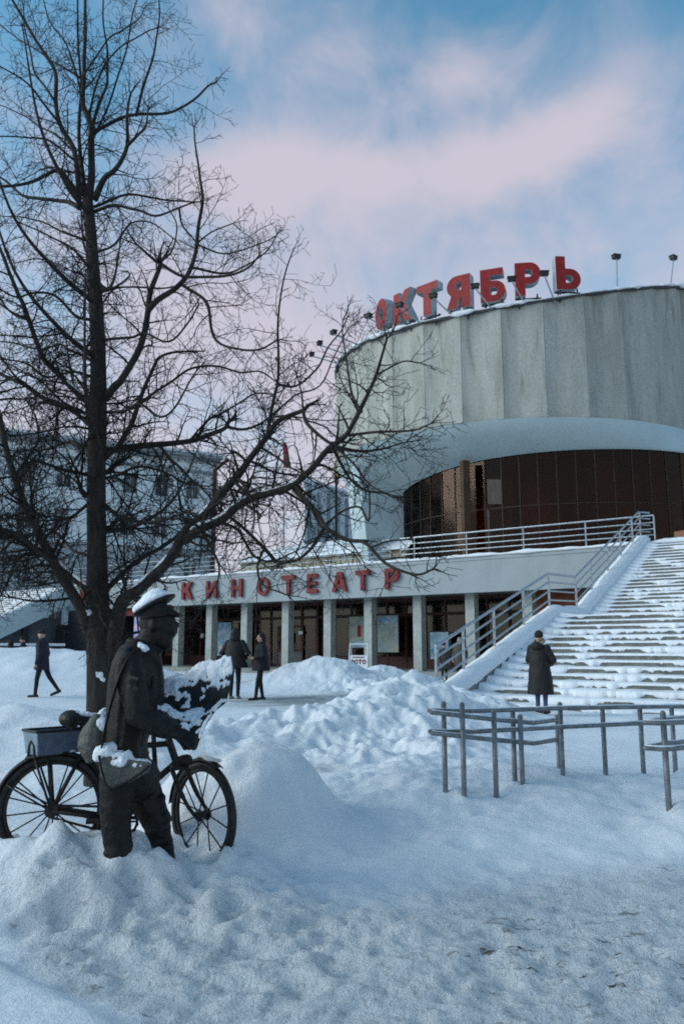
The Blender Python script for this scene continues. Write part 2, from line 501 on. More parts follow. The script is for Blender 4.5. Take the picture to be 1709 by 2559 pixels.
def concrete_mat():
    m = mat('drum_concrete', (0.30, 0.305, 0.268), 0.88, scale=0.9, bump=0.45, bscale=14, stretch=(1.3, 1.3, 0.22),
            color2=(0.45, 0.455, 0.41), lo=0.32, hi=0.68, detail=7)
    n, l = m.node_tree.nodes, m.node_tree.links
    b = n['Principled BSDF']
    base = b.inputs['Base Color'].links[0].from_socket
    tc = n.new('ShaderNodeTexCoord')
    mp = n.new('ShaderNodeMapping'); mp.inputs['Scale'].default_value = (2.4, 2.4, 0.35)
    l.new(tc.outputs['Object'], mp.inputs[0])
    nz = n.new('ShaderNodeTexNoise'); nz.inputs['Scale'].default_value = 1.0; nz.inputs['Detail'].default_value = 8
    l.new(mp.outputs[0], nz.inputs['Vector'])
    sp = n.new('ShaderNodeSeparateXYZ'); l.new(tc.outputs['Object'], sp.inputs[0])
    mr = n.new('ShaderNodeMapRange'); mr.inputs['From Min'].default_value = 19.0; mr.inputs['From Max'].default_value = 24.5
    mr.inputs['To Min'].default_value = 0.0; mr.inputs['To Max'].default_value = 0.28
    l.new(sp.outputs['Z'], mr.inputs['Value'])
    ad = n.new('ShaderNodeMath'); ad.operation = 'ADD'; l.new(nz.outputs[0], ad.inputs[0]); l.new(mr.outputs[0], ad.inputs[1])
    m2 = n.new('ShaderNodeMapRange'); m2.inputs['From Min'].default_value = 0.58; m2.inputs['From Max'].default_value = 0.84
    m2.inputs['To Max'].default_value = 0.6
    l.new(ad.outputs[0], m2.inputs['Value'])
    mx = n.new('ShaderNodeMixRGB'); l.new(m2.outputs[0], mx.inputs[0]); l.new(base, mx.inputs[1])
    mx.inputs[2].default_value = (0.12, 0.105, 0.075, 1)      # rusty run-off stains
    # fine board-mark grain
    g = n.new('ShaderNodeTexNoise'); g.inputs['Scale'].default_value = 9; g.inputs['Detail'].default_value = 8; g.inputs['Roughness'].default_value = 0.75
    l.new(tc.outputs['Object'], g.inputs['Vector'])
    gm = n.new('ShaderNodeMapRange'); gm.inputs['From Min'].default_value = 0.3; gm.inputs['From Max'].default_value = 0.7
    gm.inputs['To Min'].default_value = 0.72; gm.inputs['To Max'].default_value = 1.18
    l.new(g.outputs[0], gm.inputs['Value'])
    mu = n.new('ShaderNodeMixRGB'); mu.blend_type = 'MULTIPLY'; mu.inputs[0].default_value = 1
    l.new(mx.outputs[0], mu.inputs[1])
    cb = n.new('ShaderNodeCombineColor'); 
    for i in range(3): l.new(gm.outputs[0], cb.inputs[i])
    l.new(cb.outputs[0], mu.inputs[2])
    l.new(mu.outputs[0], b.inputs['Base Color'])
    return m


M['concrete'] = concrete_mat()


def ground_mat():
    m = bpy.data.materials.new('snow_field'); m.use_nodes = True
    n, l = m.node_tree.nodes, m.node_tree.links
    b = n['Principled BSDF']
    b.inputs['Roughness'].default_value = 0.8
    b.inputs['Specular IOR Level'].default_value = 0.2
    tc = n.new('ShaderNodeTexCoord'); pos = tc.outputs['Object']

    def nz(scale, detail=5, rough=0.6, st=(1, 1, 1)):
        mp = n.new('ShaderNodeMapping'); mp.inputs['Scale'].default_value = st; l.new(pos, mp.inputs[0])
        t = n.new('ShaderNodeTexNoise'); t.inputs['Scale'].default_value = scale
        t.inputs['Detail'].default_value = detail; t.inputs['Roughness'].default_value = rough
        l.new(mp.outputs[0], t.inputs['Vector']); return t.outputs[0]

    def mr(v, a, b_, c=0.0, d=1.0):
        t = n.new('ShaderNodeMapRange'); t.interpolation_type = 'SMOOTHSTEP'
        for k, x in zip(('From Min', 'From Max', 'To Min', 'To Max'), (a, b_, c, d)): t.inputs[k].default_value = x
        l.new(v, t.inputs['Value']); return t.outputs[0]

    def mul(a, b_, op='MULTIPLY'):
        t = n.new('ShaderNodeMath'); t.operation = op
        for i, v in enumerate((a, b_)):
            if isinstance(v, float): t.inputs[i].default_value = v
            else: l.new(v, t.inputs[i])
        return t.outputs[0]

    def spot(cx, cy, rx, ry):
        s = n.new('ShaderNodeMapping'); s.vector_type = 'POINT'
        s.inputs['Location'].default_value = (-cx / rx, -cy / ry, 0); s.inputs['Scale'].default_value = (1 / rx, 1 / ry, 0)
        l.new(pos, s.inputs[0])
        t = n.new('ShaderNodeVectorMath'); t.operation = 'LENGTH'; l.new(s.outputs[0], t.inputs[0])
        return mr(t.outputs['Value'], 1.15, 0.3)

    def mix(f, c1, c2):
        t = n.new('ShaderNodeMixRGB'); l.new(f, t.inputs[0])
        for i, c in ((1, c1), (2, c2)):
            if isinstance(c, tuple): t.inputs[i].default_value = (*c, 1)
            else: l.new(c, t.inputs[i])
        return t.outputs[0]
    c = mix(mr(nz(0.7, 6), 0.3, 0.7), (0.70, 0.73, 0.76), (0.80, 0.82, 0.845))
    trod = n.new('ShaderNodeVertexColor'); trod.layer_name = 'worn'
    sp = n.new('ShaderNodeSeparateColor'); l.new(trod.outputs[0], sp.inputs[0])
    worn = sp.outputs[0]
    # packed, grubby snow where people walk
    c = mix(mul(worn, mr(nz(3.0, 7, 0.7), 0.35, 0.65, 0.45, 1.0)), c, (0.70, 0.735, 0.755))
    c = mix(mul(mul(worn, mr(nz(24.0, 6, 0.7, (1, 0.45, 1)), 0.52, 0.64)), 0.7), c, (0.43, 0.46, 0.47))
    # bare cobbled path
    c = mix(mul(sp.outputs[1], mr(nz(2.2, 6, 0.7, (0.5, 1, 1)), 0.36, 0.55, 0.35, 1.0)), c, (0.25, 0.27, 0.27))
    # dark leaf scraps and grit in the foreground
    g = spot(1.1, 4.1, 0.95, 0.75)
    d = mul(g, mr(nz(7.5, 7, 0.72, (0.5, 1.2, 1)), 0.565, 0.63))
    c = mix(d, c, (0.085, 0.07, 0.055))
    d2 = mul(worn, mr(nz(11.0, 5, 0.65, (0.45, 1.1, 1)), 0.635, 0.70))
    c = mix(mul(d2, 0.75), c, (0.14, 0.125, 0.105))
    l.new(c, b.inputs['Base Color'])
    h = mul(mul(nz(16, 8, 0.68), 1.0), mul(nz(70, 6, 0.6), 0.35), 'ADD')
    bp = n.new('ShaderNodeBump'); bp.inputs['Distance'].default_value = 0.05
    l.new(mr(worn, 0.0, 1.0, 0.5, 1.0), bp.inputs['Strength'])
    l.new(h, bp.inputs['Height']); l.new(bp.outputs[0], b.inputs['Normal'])
    return m


M['ground'] = ground_mat()

# ------------------------------------------------------------------ snow ground
MOUNDS = [  # x, y, height, sx, sy, lumpiness
    (-0.82, 6.65, 0.53, 0.52, 0.70, 0.12), (-0.38, 6.45, 0.14, 0.42, 0.6, 0.12), (-1.36, 4.86, 0.09, 0.30, 0.22, 0.1),          # smooth drift beside the front wheel
    (-1.65, 5.28, 0.12, 1.05, 0.5, 0.8), (-2.05, 5.14, 0.17, 0.55, 0.34, 0.8), (-1.0, 5.25, 0.07, 0.35, 0.25, 0.1), (-2.7, 5.5, 0.08, 0.6, 0.6, 1.0),          # heap the statue stands in
    (-1.85, 3.05, 0.02, 0.62, 0.62, 0.0),                                            # smooth drift, bottom left
    (-3.9, 10.8, 0.58, 1.1, 1.0, 0.3), (-5.9, 9.8, 0.28, 1.3, 1.2, 0.3), (-2.4, 9.2, 0.16, 0.8, 0.9, 0.4),
    (-7.0, 25.5, 0.82, 2.0, 1.6, 0.5), (-10.4, 25.5, 0.85, 2.0, 1.7, 0.5), (-14.0, 26.0, 0.8, 2.6, 1.8, 0.5), (-19, 26, 0.8, 3.0, 2.0, 0.5),
    (0.80, 14.2, 0.60, 0.75, 1.2, 1.0), (-0.4, 12.6, 0.22, 0.9, 1.0, 1.0), (-1.6, 11.8, 0.15, 0.8, 0.9, 0.8), (1.75, 14.6, 0.42, 0.6, 1.1, 1.0),
    (0.6, 11.5, 0.12, 1.0, 1.0, 1.0),
    (-1.5, 28.0, 0.72, 0.95, 1.3, 1.0), (0.0, 27.6, 0.62, 0.8, 1.2, 1.0), (1.6, 30.0, 0.66, 0.8, 1.1, 1.0), (0.9, 25.0, 0.20, 1.2, 1.6, 1.0),
    (2.6, 16.8, 0.20, 0.7, 1.2, 0.8), (2.2, 19.5, 0.40, 0.7, 1.6, 0.8),
    (3.6, 6.0, 0.10, 0.75, 0.9, 0.9), (4.6, 7.4, 0.25, 1.0, 1.0, 0.8),
    (2.0, 8.0, 0.20, 1.5, 1.0, 0.3), (0.9, 8.6, 0.05, 0.8, 1.2, 0.5)]


def smooth01(x, a, b):
    t = np.clip((x - a) / (b - a), 0, 1)
    return t * t * (3 - 2 * t)


def ground_fields(x, y):
    x = np.asarray(x, float); y = np.asarray(y, float)
    z = 0.03 + 0.14 * smooth01(y, 5, 18)
    lump = np.zeros_like(z)
    for cx, cy, h, sx, sy, lp in MOUNDS:
        wx = x + 0.22 * sx * fbm(x / sx * 1.1, y / sy * 1.1, 31, 2)
        r2 = (((wx - cx) / sx) ** 2 + ((y - cy) / sy) ** 2)
        g = np.exp(-r2 * 0.5) if lp > 0.2 else np.exp(-(r2 * 0.5) ** 2.7) * (1 + 0.10 * fbm(x * 2.2, y * 2.2, 55, 4) + 0.10 * fbm(x * 0.9 + 3, y * 0.9, 57, 2))
        g = np.where(g > 0, g ** 0.85, 0) if lp > 0.5 else g
        z = z + h * g
        lump = np.maximum(lump, lp * np.clip(g * 1.6, 0, 1))
    # foreground walk: packed, trodden
    worn = smooth01(y, 5.4, 4.4) * smooth01(x + (y - 3.0) * 0.45 + fbm(x * 1.2, y * 1.2, 5, 3) * 0.5, -1.7, -1.0)
    worn = np.maximum(worn, smooth01(y - 0.25 * (x - 1.0), 5.9, 4.9) * smooth01(x, -0.3, 0.9) * 0.9)
    ld = (x + 1.16) * -0.65 + (y - 3.72) * -0.76 + 0.06 * fbm(x * 2.0, y * 2.0, 61, 2)
    wedge = smooth01(ld, -0.03, 0.20) * smooth01(y, 0.3, 1.5)
    z = z + 0.08 * wedge
    worn = worn * (1 - smooth01(ld, -0.12, 0.08))
    walk = np.exp(-(((x + 1.0) / 2.6) ** 2 + ((y - 21.0) / 2.3) ** 2) ** 2)
    walk = np.maximum(walk, np.exp(-(((x + 4.0) / 3.5) ** 2 + ((y - 30.0) / 3.5) ** 2) ** 2))
    walk = np.maximum(walk, 0.8 * np.exp(-(((x + 0.45) / 0.35) ** 2 + ((y - 9.6) / 0.35) ** 2)))
    z = z + 0.05 * fbm(x * 0.5, y * 0.5, 1, 3) * (1 - 0.6 * worn)
    near = smooth01(y, 40, 12)
    heap = np.exp(-(((x + 1.5) / 1.5) ** 2 + ((y - 4.8) / 0.75) ** 2))
    z = z + near * (0.05 * fbm(x * 3.0, y * 3.0, 2, 4, 0.55)) * (0.25 + 0.8 * lump + 0.9 * heap) * (1 - 0.5 * worn)
    rid = 0.5 - np.abs(fbm(x * 2.3, y * 2.3, 9, 3))
    z = z + 0.16 * lump * (rid - 0.35) * near + 0.20 * lump * fbm(x * 1.6, y * 1.6, 44, 4, 0.6) * near
    # footprints dug round the statue
    pit = np.clip(vnoise(x * 4.2, y * 4.2, 21) - 0.12, 0, 1)
    z = z - 0.16 * pit * np.clip(heap * 1.4, 0, 1) + 0.040 * fbm(x * 5.5, y * 5.5, 19, 4, 0.6) * np.clip(heap * 1.3, 0, 1)
    pit2 = np.clip(vnoise(x * 3.2, y * 3.2, 77) - 0.2, 0, 1)
    z = z - 0.16 * pit2 * smooth01(y, 9, 6.5) * (1 - worn) * smooth01(x, 0.4, 1.5)
    z = z + worn * 0.040 * fbm(x * 6, y * 4.5, 3, 5, 0.66) + 0.006 * fbm(x * 17, y * 13, 8, 2) * smooth01(y, 9, 5)
    wx_, wy_ = x + 0.06 * fbm(x * 5, y * 5, 71, 2), y + 0.06 * fbm(x * 5, y * 5, 72, 2)
    rough = np.clip(lump, 0, 1) * smooth01(y, 42, 20)
    z = z + rough * (0.09 * clods(wx_, wy_, 0.75, 3, 0.2, 0.75) + 0.035 * clods(wx_, wy_, 0.28, 40, 0.15, 0.6, 0.6) + 0.025 * clods(wx_, wy_, 0.11, 60) * smooth01(y, 20, 9))
    # bootprints pressed into the packed snow
    tread = np.clip(worn, 0, 1)
    z = z - tread * (0.026 * clods(wx_, wy_, 0.30, 80, 0.25, 0.5, 0.55) + 0.018 * clods(wx_, wy_, 0.17, 90, 0.2, 0.5, 0.6)) + tread * 0.014 * clods(wx_, wy_, 0.09, 95, 0.2, 0.5, 0.6)
    softm = (1 - tread) * smooth01(y, 10, 7) * (1 - wedge)
    z = z - softm * 0.05 * clods(wx_, wy_, 0.42, 101, 0.2, 0.45, 0.35) * smooth01(x, -0.4, 0.6)
    z = z - 0.06 * clods(wx_, wy_, 0.33, 111, 0.25, 0.5, 0.6) * np.clip(heap * 1.5 - 0.25, 0, 1) + 0.03 * clods(wx_, wy_, 0.13, 121) * np.clip(heap * 1.5 - 0.2, 0, 1)
    return z, worn, walk


def H(x, y):
    return float(ground_fields(np.array([x]), np.array([y]))[0][0])


def build_ground():
    nx, ny = 540, 700
    t = np.linspace(-1, 1, nx)
    xs = 1.9 * np.sinh(t * 4.05)
    s = np.linspace(0, 1, ny - 8)
    ys = 2.7 * np.exp(s * math.log(80 / 2.7))
    xs = np.concatenate([[-2500, -900, -300, -120], xs, [120, 300, 900, 2500]])
    ys = np.concatenate([[-60, -10, -2, 1.2], ys, [120, 300, 1000, 3000]])
    X, Y = np.meshgrid(xs, ys)
    Z, W, K = ground_fields(X, Y)
    n0, n1 = X.shape
    co = np.stack([X, Y, Z], -1).reshape(-1, 3)
    idx = np.arange(n0 * n1).reshape(n0, n1)
    q = np.stack([idx[:-1, :-1], idx[:-1, 1:], idx[1:, 1:], idx[1:, :-1]], -1).reshape(-1, 4)
    me = bpy.data.meshes.new('snow_ground')
    me.vertices.add(len(co)); me.vertices.foreach_set('co', co.ravel())
    me.loops.add(q.size); me.loops.foreach_set('vertex_index', q.ravel())
    me.polygons.add(len(q)); me.polygons.foreach_set('loop_start', np.arange(len(q)) * 4)
    me.polygons.foreach_set('loop_total', np.full(len(q), 4))
    me.polygons.foreach_set('use_smooth', np.ones(len(q), bool))
    me.update(calc_edges=True)
    ca = me.color_attributes.new('worn', 'FLOAT_COLOR', 'POINT')
    c = np.stack([W, K, np.zeros_like(W), np.ones_like(W)], -1).reshape(-1)
    ca.data.foreach_set('color', c)
    me.materials.append(M['ground'])
    o = bpy.data.objects.new('snow_ground', me); col.objects.link(o)
    tag(o, kind='structure')


build_ground()

# ------------------------------------------------------------------ cinema: frame of reference
P0 = Vector((2.93, 40.2, 0))
U = Vector((math.cos(R(36)), -math.sin(R(36)), 0))     # along the front, to the right and nearer
V = Vector((math.sin(R(36)), math.cos(R(36)), 0))      # into the building
RZ = -R(36)
ZT = 5.84                                              # terrace level


def fp(s, o, z=0.0):
    p = P0 + U * s + V * o
    return Vector((p.x, p.y, z))


def fs(px, o=0.0):
    """distance along the front at which this bearing crosses the line offset o behind the front"""
    k = (px - CX) / F / 1.004
    q = P0 + V * o
    return (k * q.y - q.x) / (U.x - k * U.y)


def fbox(mb, s0, s1, o0, o1, z0, z1, mi=0):
    mb.hexa([fp(s0, o0, z0), fp(s1, o0, z0), fp(s1, o1, z0), fp(s0, o1, z0),
             fp(s0, o0, z1), fp(s1, o0, z1), fp(s1, o1, z1), fp(s0, o1, z1)], mi)


C1, RD = Vector((12.2, 55.0, 0)), 12.6                 # drum
C2, RG = Vector((15.1, 55.0, 0)), 11.5                 # glazed foyer
ZB, ZG = 14.04, 12.4


def ztop(x):
    return 20.5 + 0.0125 * (x - 6.0) ** 2 if x < 21 else 23.3 + 0.1 * (x - 21)


def zg(a):
    """height of the arched lower lip of the bowl, by bearing from the glass centre"""
    d = math.degrees(a) % 360
    d = abs(d - 270)
    return float(np.interp(d, [0, 10, 23, 37, 52, 66, 77, 80, 92, 180], [12.49, 12.49, 12.46, 12.39, 12.17, 11.88, 11.5, 11.0, 10.3, 10.3]))


def cp(c, r, a, z):
    return Vector((c.x + r * math.cos(a), c.y + r * math.sin(a), z))


cinema = thing('cinema_building', fp(0, 10, 0.2), 'round concrete cinema with a fluted drum over a dark glazed foyer and white terrace', 'building')


def build_drum():
    core = MB()
    n = 132
    ring = [2 * math.pi * i / n for i in range(n)]
    rows = []
    for r, zf in ((RD - 0.45, lambda p: ZB + 0.05), (RD - 0.45, lambda p: ztop(p.x) - 0.5), (0.05, lambda p: ztop(C1.x) - 0.4)):
        row = []
        for a in ring:
            p = cp(C1, r, a, 0); p.z = zf(p); row.append(p)
        rows.append(row)
    core.grid(rows, closed=True)
    drum = core.build('drum', M['roofdark'], cinema)
    # fluted panels, one object each
    NP = 34
    for k in range(NP):
        a0 = 2 * math.pi * k / NP + 0.02
        da = 2 * math.pi / NP
        mb = MB()
        prof = [(0.004, -0.015), (0.08, -0.08), (0.18, -0.155), (0.29, -0.20), (0.40, -0.20), (0.52, -0.155), (0.66, -0.09), (0.82, -0.03), (0.996, 0.0)]
        nz = 6
        front, back = [], []
        for i in range(nz + 1):
            f = i / nz
            row, rb = [], []
            for t, dr in prof:
                p = cp(C1, RD + dr, a0 + da * t, 0)
                zt = ztop(p.x) - 0.03
                p.z = ZB + (zt - ZB) * f
                row.append(p)
                q = cp(C1, RD - 0.40, a0 + da * t, p.z); rb.append(q)
            front.append(row); back.append(rb)
        mb.grid(front)
        m = len(prof)
        mb.grid([back[-1], front[-1]][::-1]); mb.grid([back[0], front[0]])
        mb.grid([[front[i][0] for i in range(nz + 1)], [back[i][0] for i in range(nz + 1)]])
        mb.grid([[back[i][-1] for i in range(nz + 1)], [front[i][-1] for i in range(nz + 1)]])
        o = mb.build('concrete_panel', M['concrete'], drum)
        me = o.data
        sm = [i < nz * (m - 1) for i in range(len(me.polygons))]
        me.polygons.foreach_set('use_smooth', sm)
    # coping strip, uneven and dark, with snow sagging over the edge
    mb = MB()
    rows = [[], [], [], []]
    N = 420
    sn = [[] for _ in range(6)]
    for i in range(N):
        a = 2 * math.pi * i / N
        w = mnoise.fractal(Vector((math.cos(a) * 9, math.sin(a) * 9, 3)), 0.9, 2.1, 4)
        ro = RD + 0.06 + 0.05 * w
        z = ztop(cp(C1, RD, a, 0).x)
        rows[0].append(cp(C1, RD - 0.3, a, z - 0.09)); rows[1].append(cp(C1, ro, a, z - 0.13 + 0.05 * w))
        rows[2].append(cp(C1, ro, a, z + 0.0 + 0.04 * w)); rows[3].append(cp(C1, RD - 0.35, a, z + 0.04))
        w2 = mnoise.fractal(Vector((math.cos(a) * 16, math.sin(a) * 16, 8)), 0.9, 2.1, 4)
        w3 = max(0.0, mnoise.noise(Vector((math.cos(a) * 7, math.sin(a) * 7, 21))))
        h = 0.16 + 0.12 * w2 + 0.15 * w3
        ov = 0.10 + 0.12 * w2 + 0.16 * w3
        dr = max(0.0, 0.30 * w2 + 0.55 * w3 - 0.1)
        sn[0].append(cp(C1, RD - 0.2, a, z + 0.03)); sn[1].append(cp(C1, RD + ov * 0.7 + 0.03, a, z - dr))
        sn[2].append(cp(C1, RD + ov + 0.06, a, z - dr * 0.6 + 0.02)); sn[3].append(cp(C1, RD + ov * 0.9, a, z + h * 0.6))
        sn[4].append(cp(C1, RD - 0.12, a, z + h)); sn[5].append(cp(C1, RD - 1.6, a, z + h * 0.8))
    mb.grid(rows, closed=True)
    mb.build('coping', M['roofdark'], drum)
    mb = MB(); mb.grid(sn, closed=True)
    o = mb.build('roof_snow', M['snow'], drum, smooth=True)
    # pale bowl-shaped underside between drum and glass
    mb = MB()
    n = 140
    rows = []
    for f in (0.0, 0.12, 0.3, 0.5, 0.7, 0.86, 1.0):
        row = []
        for i in range(n):
            a = 2 * math.pi * i / n
            p0 = cp(C1, RD - 0.02, a, ZB - 0.01); p1 = cp(C2, RG + 0.10, a, zg(a))
            p = p0.lerp(p1, f)
            p.z = ZB - 0.01 + (zg(a) - ZB) * (f ** 0.75)
            row.append(p)
        rows.append(row)
    rows.append([cp(C2, RG + 0.08, 2 * math.pi * i / n, zg(2 * math.pi * i / n) - 0.02) for i in range(n)])
    mb.grid(rows[::-1], closed=True)
    mb.build('bowl_soffit', M['palewall'], cinema, smooth=True)
    # pale side wall left of the glass
    mb = MB()
    a0, a1 = R(95), R(201)
    rows = [[], []]
    for i in range(41):
        a = a0 + (a1 - a0) * i / 40
        rows[0].append(cp(C1, RD - 1.5, a, ZT - 0.1)); rows[1].append(cp(C1, RD - 0.62, a, ZB - 0.12))
    mb.grid(rows)
    e0, e1 = rows[0][-1], rows[1][-1]
    i0, i1 = cp(C1, RD - 4.6, a1, ZT - 0.1), cp(C1, RD - 4.6, a1, ZB - 0.12)
    mb.add([e0, i0, i1, e1], [(0, 1, 2, 3)])
    mb.build('side_wall', M['palewall'], cinema, smooth=False)
    # glazing
    glaz = MB()
    for i in range(60):
        a = 2 * math.pi * i / 60
    # inner core, ceiling and columns of the foyer
    rows = [[cp(C2, RG - 4.2, 2 * math.pi * i / 48, z) for i in range(48)] for z in (ZT, ZG)]
    glaz.grid(rows, closed=True)
    rows = [[cp(C2, r, 2 * math.pi * i / 48, ZG - 0.06) for i in range(48)] for r in (RG - 4.2, RG - 0.1)]
    glaz.grid(rows, closed=True)
    glaz.build('foyer_wall', M['interior'], cinema, smooth=True)
    for px, yy, wid in ((1172, 44.6, .42), (1430, 44.0, .5), (1300, 45.2, .3), (1640, 44.6, .4)):
        mb = MB()
        k = (px - CX) / F / 0.99
        mb.box((k * yy, yy + 1.0, (ZT + ZG) / 2 - 0.05), (wid, wid, ZG - ZT - 0.1), 0.3)
        mb.build('foyer_column', M['tan'], cinema)
    for px, z0, z1, w, yy in ((1258, 9.65, 11.1, 1.5, 44.4), (1530, 9.4, 12.2, 1.25, 44.0), (1536, 7.0, 9.3, 1.2, 44.0), (1250, 6.9, 9.4, 1.3, 44.9)):
        mb = MB()
        k = (px - CX) / F / 0.985
        mb.box((k * yy, yy + 0.75, (z0 + z1) / 2), (w, 0.04, z1 - z0), 0.05)
        mb.build('foyer_curtain', M['curtain'], cinema)
    facade = MB()
    NC = 38
    ga0, ga1 = R(172), R(368)
    zr = [ZT + 0.02, 9.45, ZG + 0.12]
    for i in range(NC + 1):
        a = ga0 + (ga1 - ga0) * i / NC
        facade.box(cp(C2, RG, a, (ZT + ZG) / 2), (0.10, 0.05, ZG - ZT + 0.10), a)
    for zz in (ZT + 0.08, 9.45):
        for i in range(NC):
            a = ga0 + (ga1 - ga0) * (i + 0.5) / NC
            facade.box(cp(C2, RG - 0.01, a, zz), (0.06, (ga1 - ga0) / NC * RG - 0.06, 0.045), a)
    gl = facade.build('curtain_wall_frame', M['frame'], cinema)
    for i in range(NC):
        a = ga0 + (ga1 - ga0) * (i + 0.5) / NC
        w = (ga1 - ga0) / NC * RG - 0.06
        for j in range(2):
            mb = MB()
            tw = rng.uniform(-0.012, 0.012)
            mb.box(cp(C2, RG - 0.02, a, (zr[j] + zr[j + 1]) / 2 + 0.01), (0.012, w, zr[j + 1] - zr[j] - 0.05), a + tw)
            mb.build('pane', M['brownglass'], gl)


build_drum()


def build_podium():
    mb = MB()
    mb.hexa([fp(-27.4, 0.3, 4.3), fp(30, 0.3, 4.3), fp(30, 34, 4.3), fp(-27.4, 34, 4.3),
             fp(-27.4, 0.3, ZT - 0.02), fp(30, 0.3, ZT - 0.02), fp(30, 34, ZT - 0.02), fp(-27.4, 34, ZT - 0.02)])
    slab = mb.build('terrace_slab', M['plinth'], cinema)
    mb = MB()
    fbox(mb, -27.4, 30, 0.0, 0.296, 4.1, ZT - 0.22)
    fbox(mb, -27.4, 30, -0.03, 0.296, ZT - 0.217, ZT)       # coping line
    mb.build('terrace_fascia', M['white'], cinema)
    # snow along the terrace edge
    mb = MB()
    rows = [[], [], [], [], []]
    N = 400
    for i in range(N + 1):
        s = -27.4 + 57.4 * i / N
        w = mnoise.fractal(Vector((s * 0.8, 3, 1)), 0.9, 2.1, 4)
        h = 0.10 + 0.09 * w
        ov = 0.03 + 0.05 * w
        rows[0].append(fp(s, 0.05, ZT - 0.03)); rows[1].append(fp(s, -0.05 - max(ov, 0), ZT - 0.05 - 0.06 * max(0, w)))
        rows[2].append(fp(s, -0.06 - max(ov, 0), ZT + h * 0.5)); rows[3].append(fp(s, 0.08, ZT + h)); rows[4].append(fp(s, 2.5, ZT + 0.06))
    mb.grid(rows)
    mb.build('terrace_snow', M['snow'], slab, smooth=True)
    # platform under the colonnade
    mb = MB(); fbox(mb, -26, 12, -0.7, 5.0, -0.2, 0.40)
    mb.build('platform', M['plinth'], cinema)
    # columns
    for px in (300, 373, 450, 531, 618, 720, 824, 925, 1047, 1178, 1321):
        s = fs(px, 1.0)
        mb = MB(); fbox(mb, s - 0.24, s + 0.24, 0.76, 1.24, 0.402, 4.298)
        mb.build('column', M['column'], cinema)
        cap = MB(); fbox(cap, s - 0.33, s + 0.33, 0.66, 1.34, 4.14, 4.296)
    # back wall of the colonnade: framed panes over a low oxblood wall
    oW = 4.6
    mb = MB(); fbox(mb, -26, 12, oW + 3.2, oW + 3.4, 0.3, 4.29)
    mb.build('foyer_back_wall', M['interior'], cinema)
    s, i = -25.0, 0
    door_s = (fs(690, oW), fs(770, oW))
    fr = MB(); low = MB()
    fbox(fr, -25, 12, oW - 0.05, oW + 0.1, 3.3, 3.45); fbox(fr, -25, 12, oW - 0.05, oW + 0.1, 4.1, 4.29)
    panes = []
    while s < 11.9:
        w = 1.25
        fbox(fr, s - 0.06, s + 0.06, oW - 0.07, oW + 0.12, 0.402, 4.1)
        indoor = door_s[0] - 0.2 < s + w / 2 < door_s[1] + 0.4
        z0 = 0.42 if indoor else 1.05
        if not indoor: fbox(low, s + 0.06, s + w - 0.06, oW - 0.04, oW + 0.08, 0.402, 1.04)
        panes.append((s + 0.07, s + w - 0.07, z0 + 0.02, 3.29)); panes.append((s + 0.07, s + w - 0.07, 3.46, 4.09))
        s += w; i += 1
    low.build('low_wall', M['redframe'], cinema)
    f = fr.build('entrance_frame', M['redframe'], cinema)
    for a, b, z0, z1 in panes:
        mb = MB(); fbox(mb, a, b, oW + 0.0, oW + 0.015, z0, z1)
        mb.build('pane', M['doorglass'], f)
    # doors in the middle
    for k in range(2):
        s0 = door_s[0] + 0.25 + k * 1.05
        mb = MB()
        for q in ((s0, s0 + 0.1), (s0 + 0.9, s0 + 1.0)):
            fbox(mb, q[0], q[1], oW - 0.13, oW - 0.08, 0.402, 2.9)
        for z0, z1 in ((0.41, 0.6), (1.3, 1.45), (2.78, 2.9)):
            fbox(mb, s0 + 0.1, s0 + 0.9, oW - 0.13, oW - 0.08, z0, z1)
        d = mb.build('door', M['redframe'], cinema)
        mb = MB(); mb.tube([fp(s0 + (0.83 if k == 0 else 0.17), oW - 0.2, 1.1), fp(s0 + (0.83 if k == 0 else 0.17), oW - 0.2, 1.9)], 0.02)
        mb.build('handle', M['steel'], d)
        mb = MB(); fbox(mb, s0 + 0.1, s0 + 0.9, oW - 0.11, oW - 0.10, 0.6, 1.3)
        mb.build('kick_panel', M['underwall'], d)
    # ceiling lights are off; dark soffit is the slab itself


build_podium()

# posters, papers and boards at the entrance
M['poster_a'] = mat('poster_ice_blue', (0.10, 0.32, 0.50), 0.5, scale=2.2, color2=(0.55, 0.65, 0.72), detail=3)
M['poster_b'] = mat('poster_pink_blue', (0.16, 0.30, 0.62), 0.5, scale=1.6, color2=(0.75, 0.45, 0.60), detail=4)
M['poster_c'] = mat('poster_green_red', (0.42, 0.46, 0.36), 0.5, scale=2.4, color2=(0.16, 0.24, 0.28), detail=4)
M['poster_d'] = mat('poster_pale', (0.26, 0.36, 0.42), 0.5, scale=2.0, color2=(0.42, 0.45, 0.36), detail=4)
M['poster_e'] = mat('poster_orange', (0.30, 0.05, 0.02), 0.5, scale=3.0, color2=(0.55, 0.20, 0.05), detail=4)


def poster(px, o, w, z0, z1, m, label, inner=None):
    s = fs(px, o)
    t = thing('poster', fp(s, o, z0), label, 'poster')
    mb = MB(); fbox(mb, s - w / 2, s + w / 2, o, o + 0.03, z0, z1)
    b = mb.build('panel', M['dark'], t)
    mb = MB(); fbox(mb, s - w / 2 + 0.05, s + w / 2 - 0.05, o - 0.006, o - 0.001, z0 + 0.05, z1 - 0.05)
    mb.build('print', m, t)
    if inner:
        for (u0, u1, v0, v1, im) in inner:
            mb = MB(); fbox(mb, s - w / 2 + u0 * w, s - w / 2 + u1 * w, o - 0.012, o - 0.008, z0 + (z1 - z0) * v0, z0 + (z1 - z0) * v1)
            mb.build('motif', im, t)
    return t


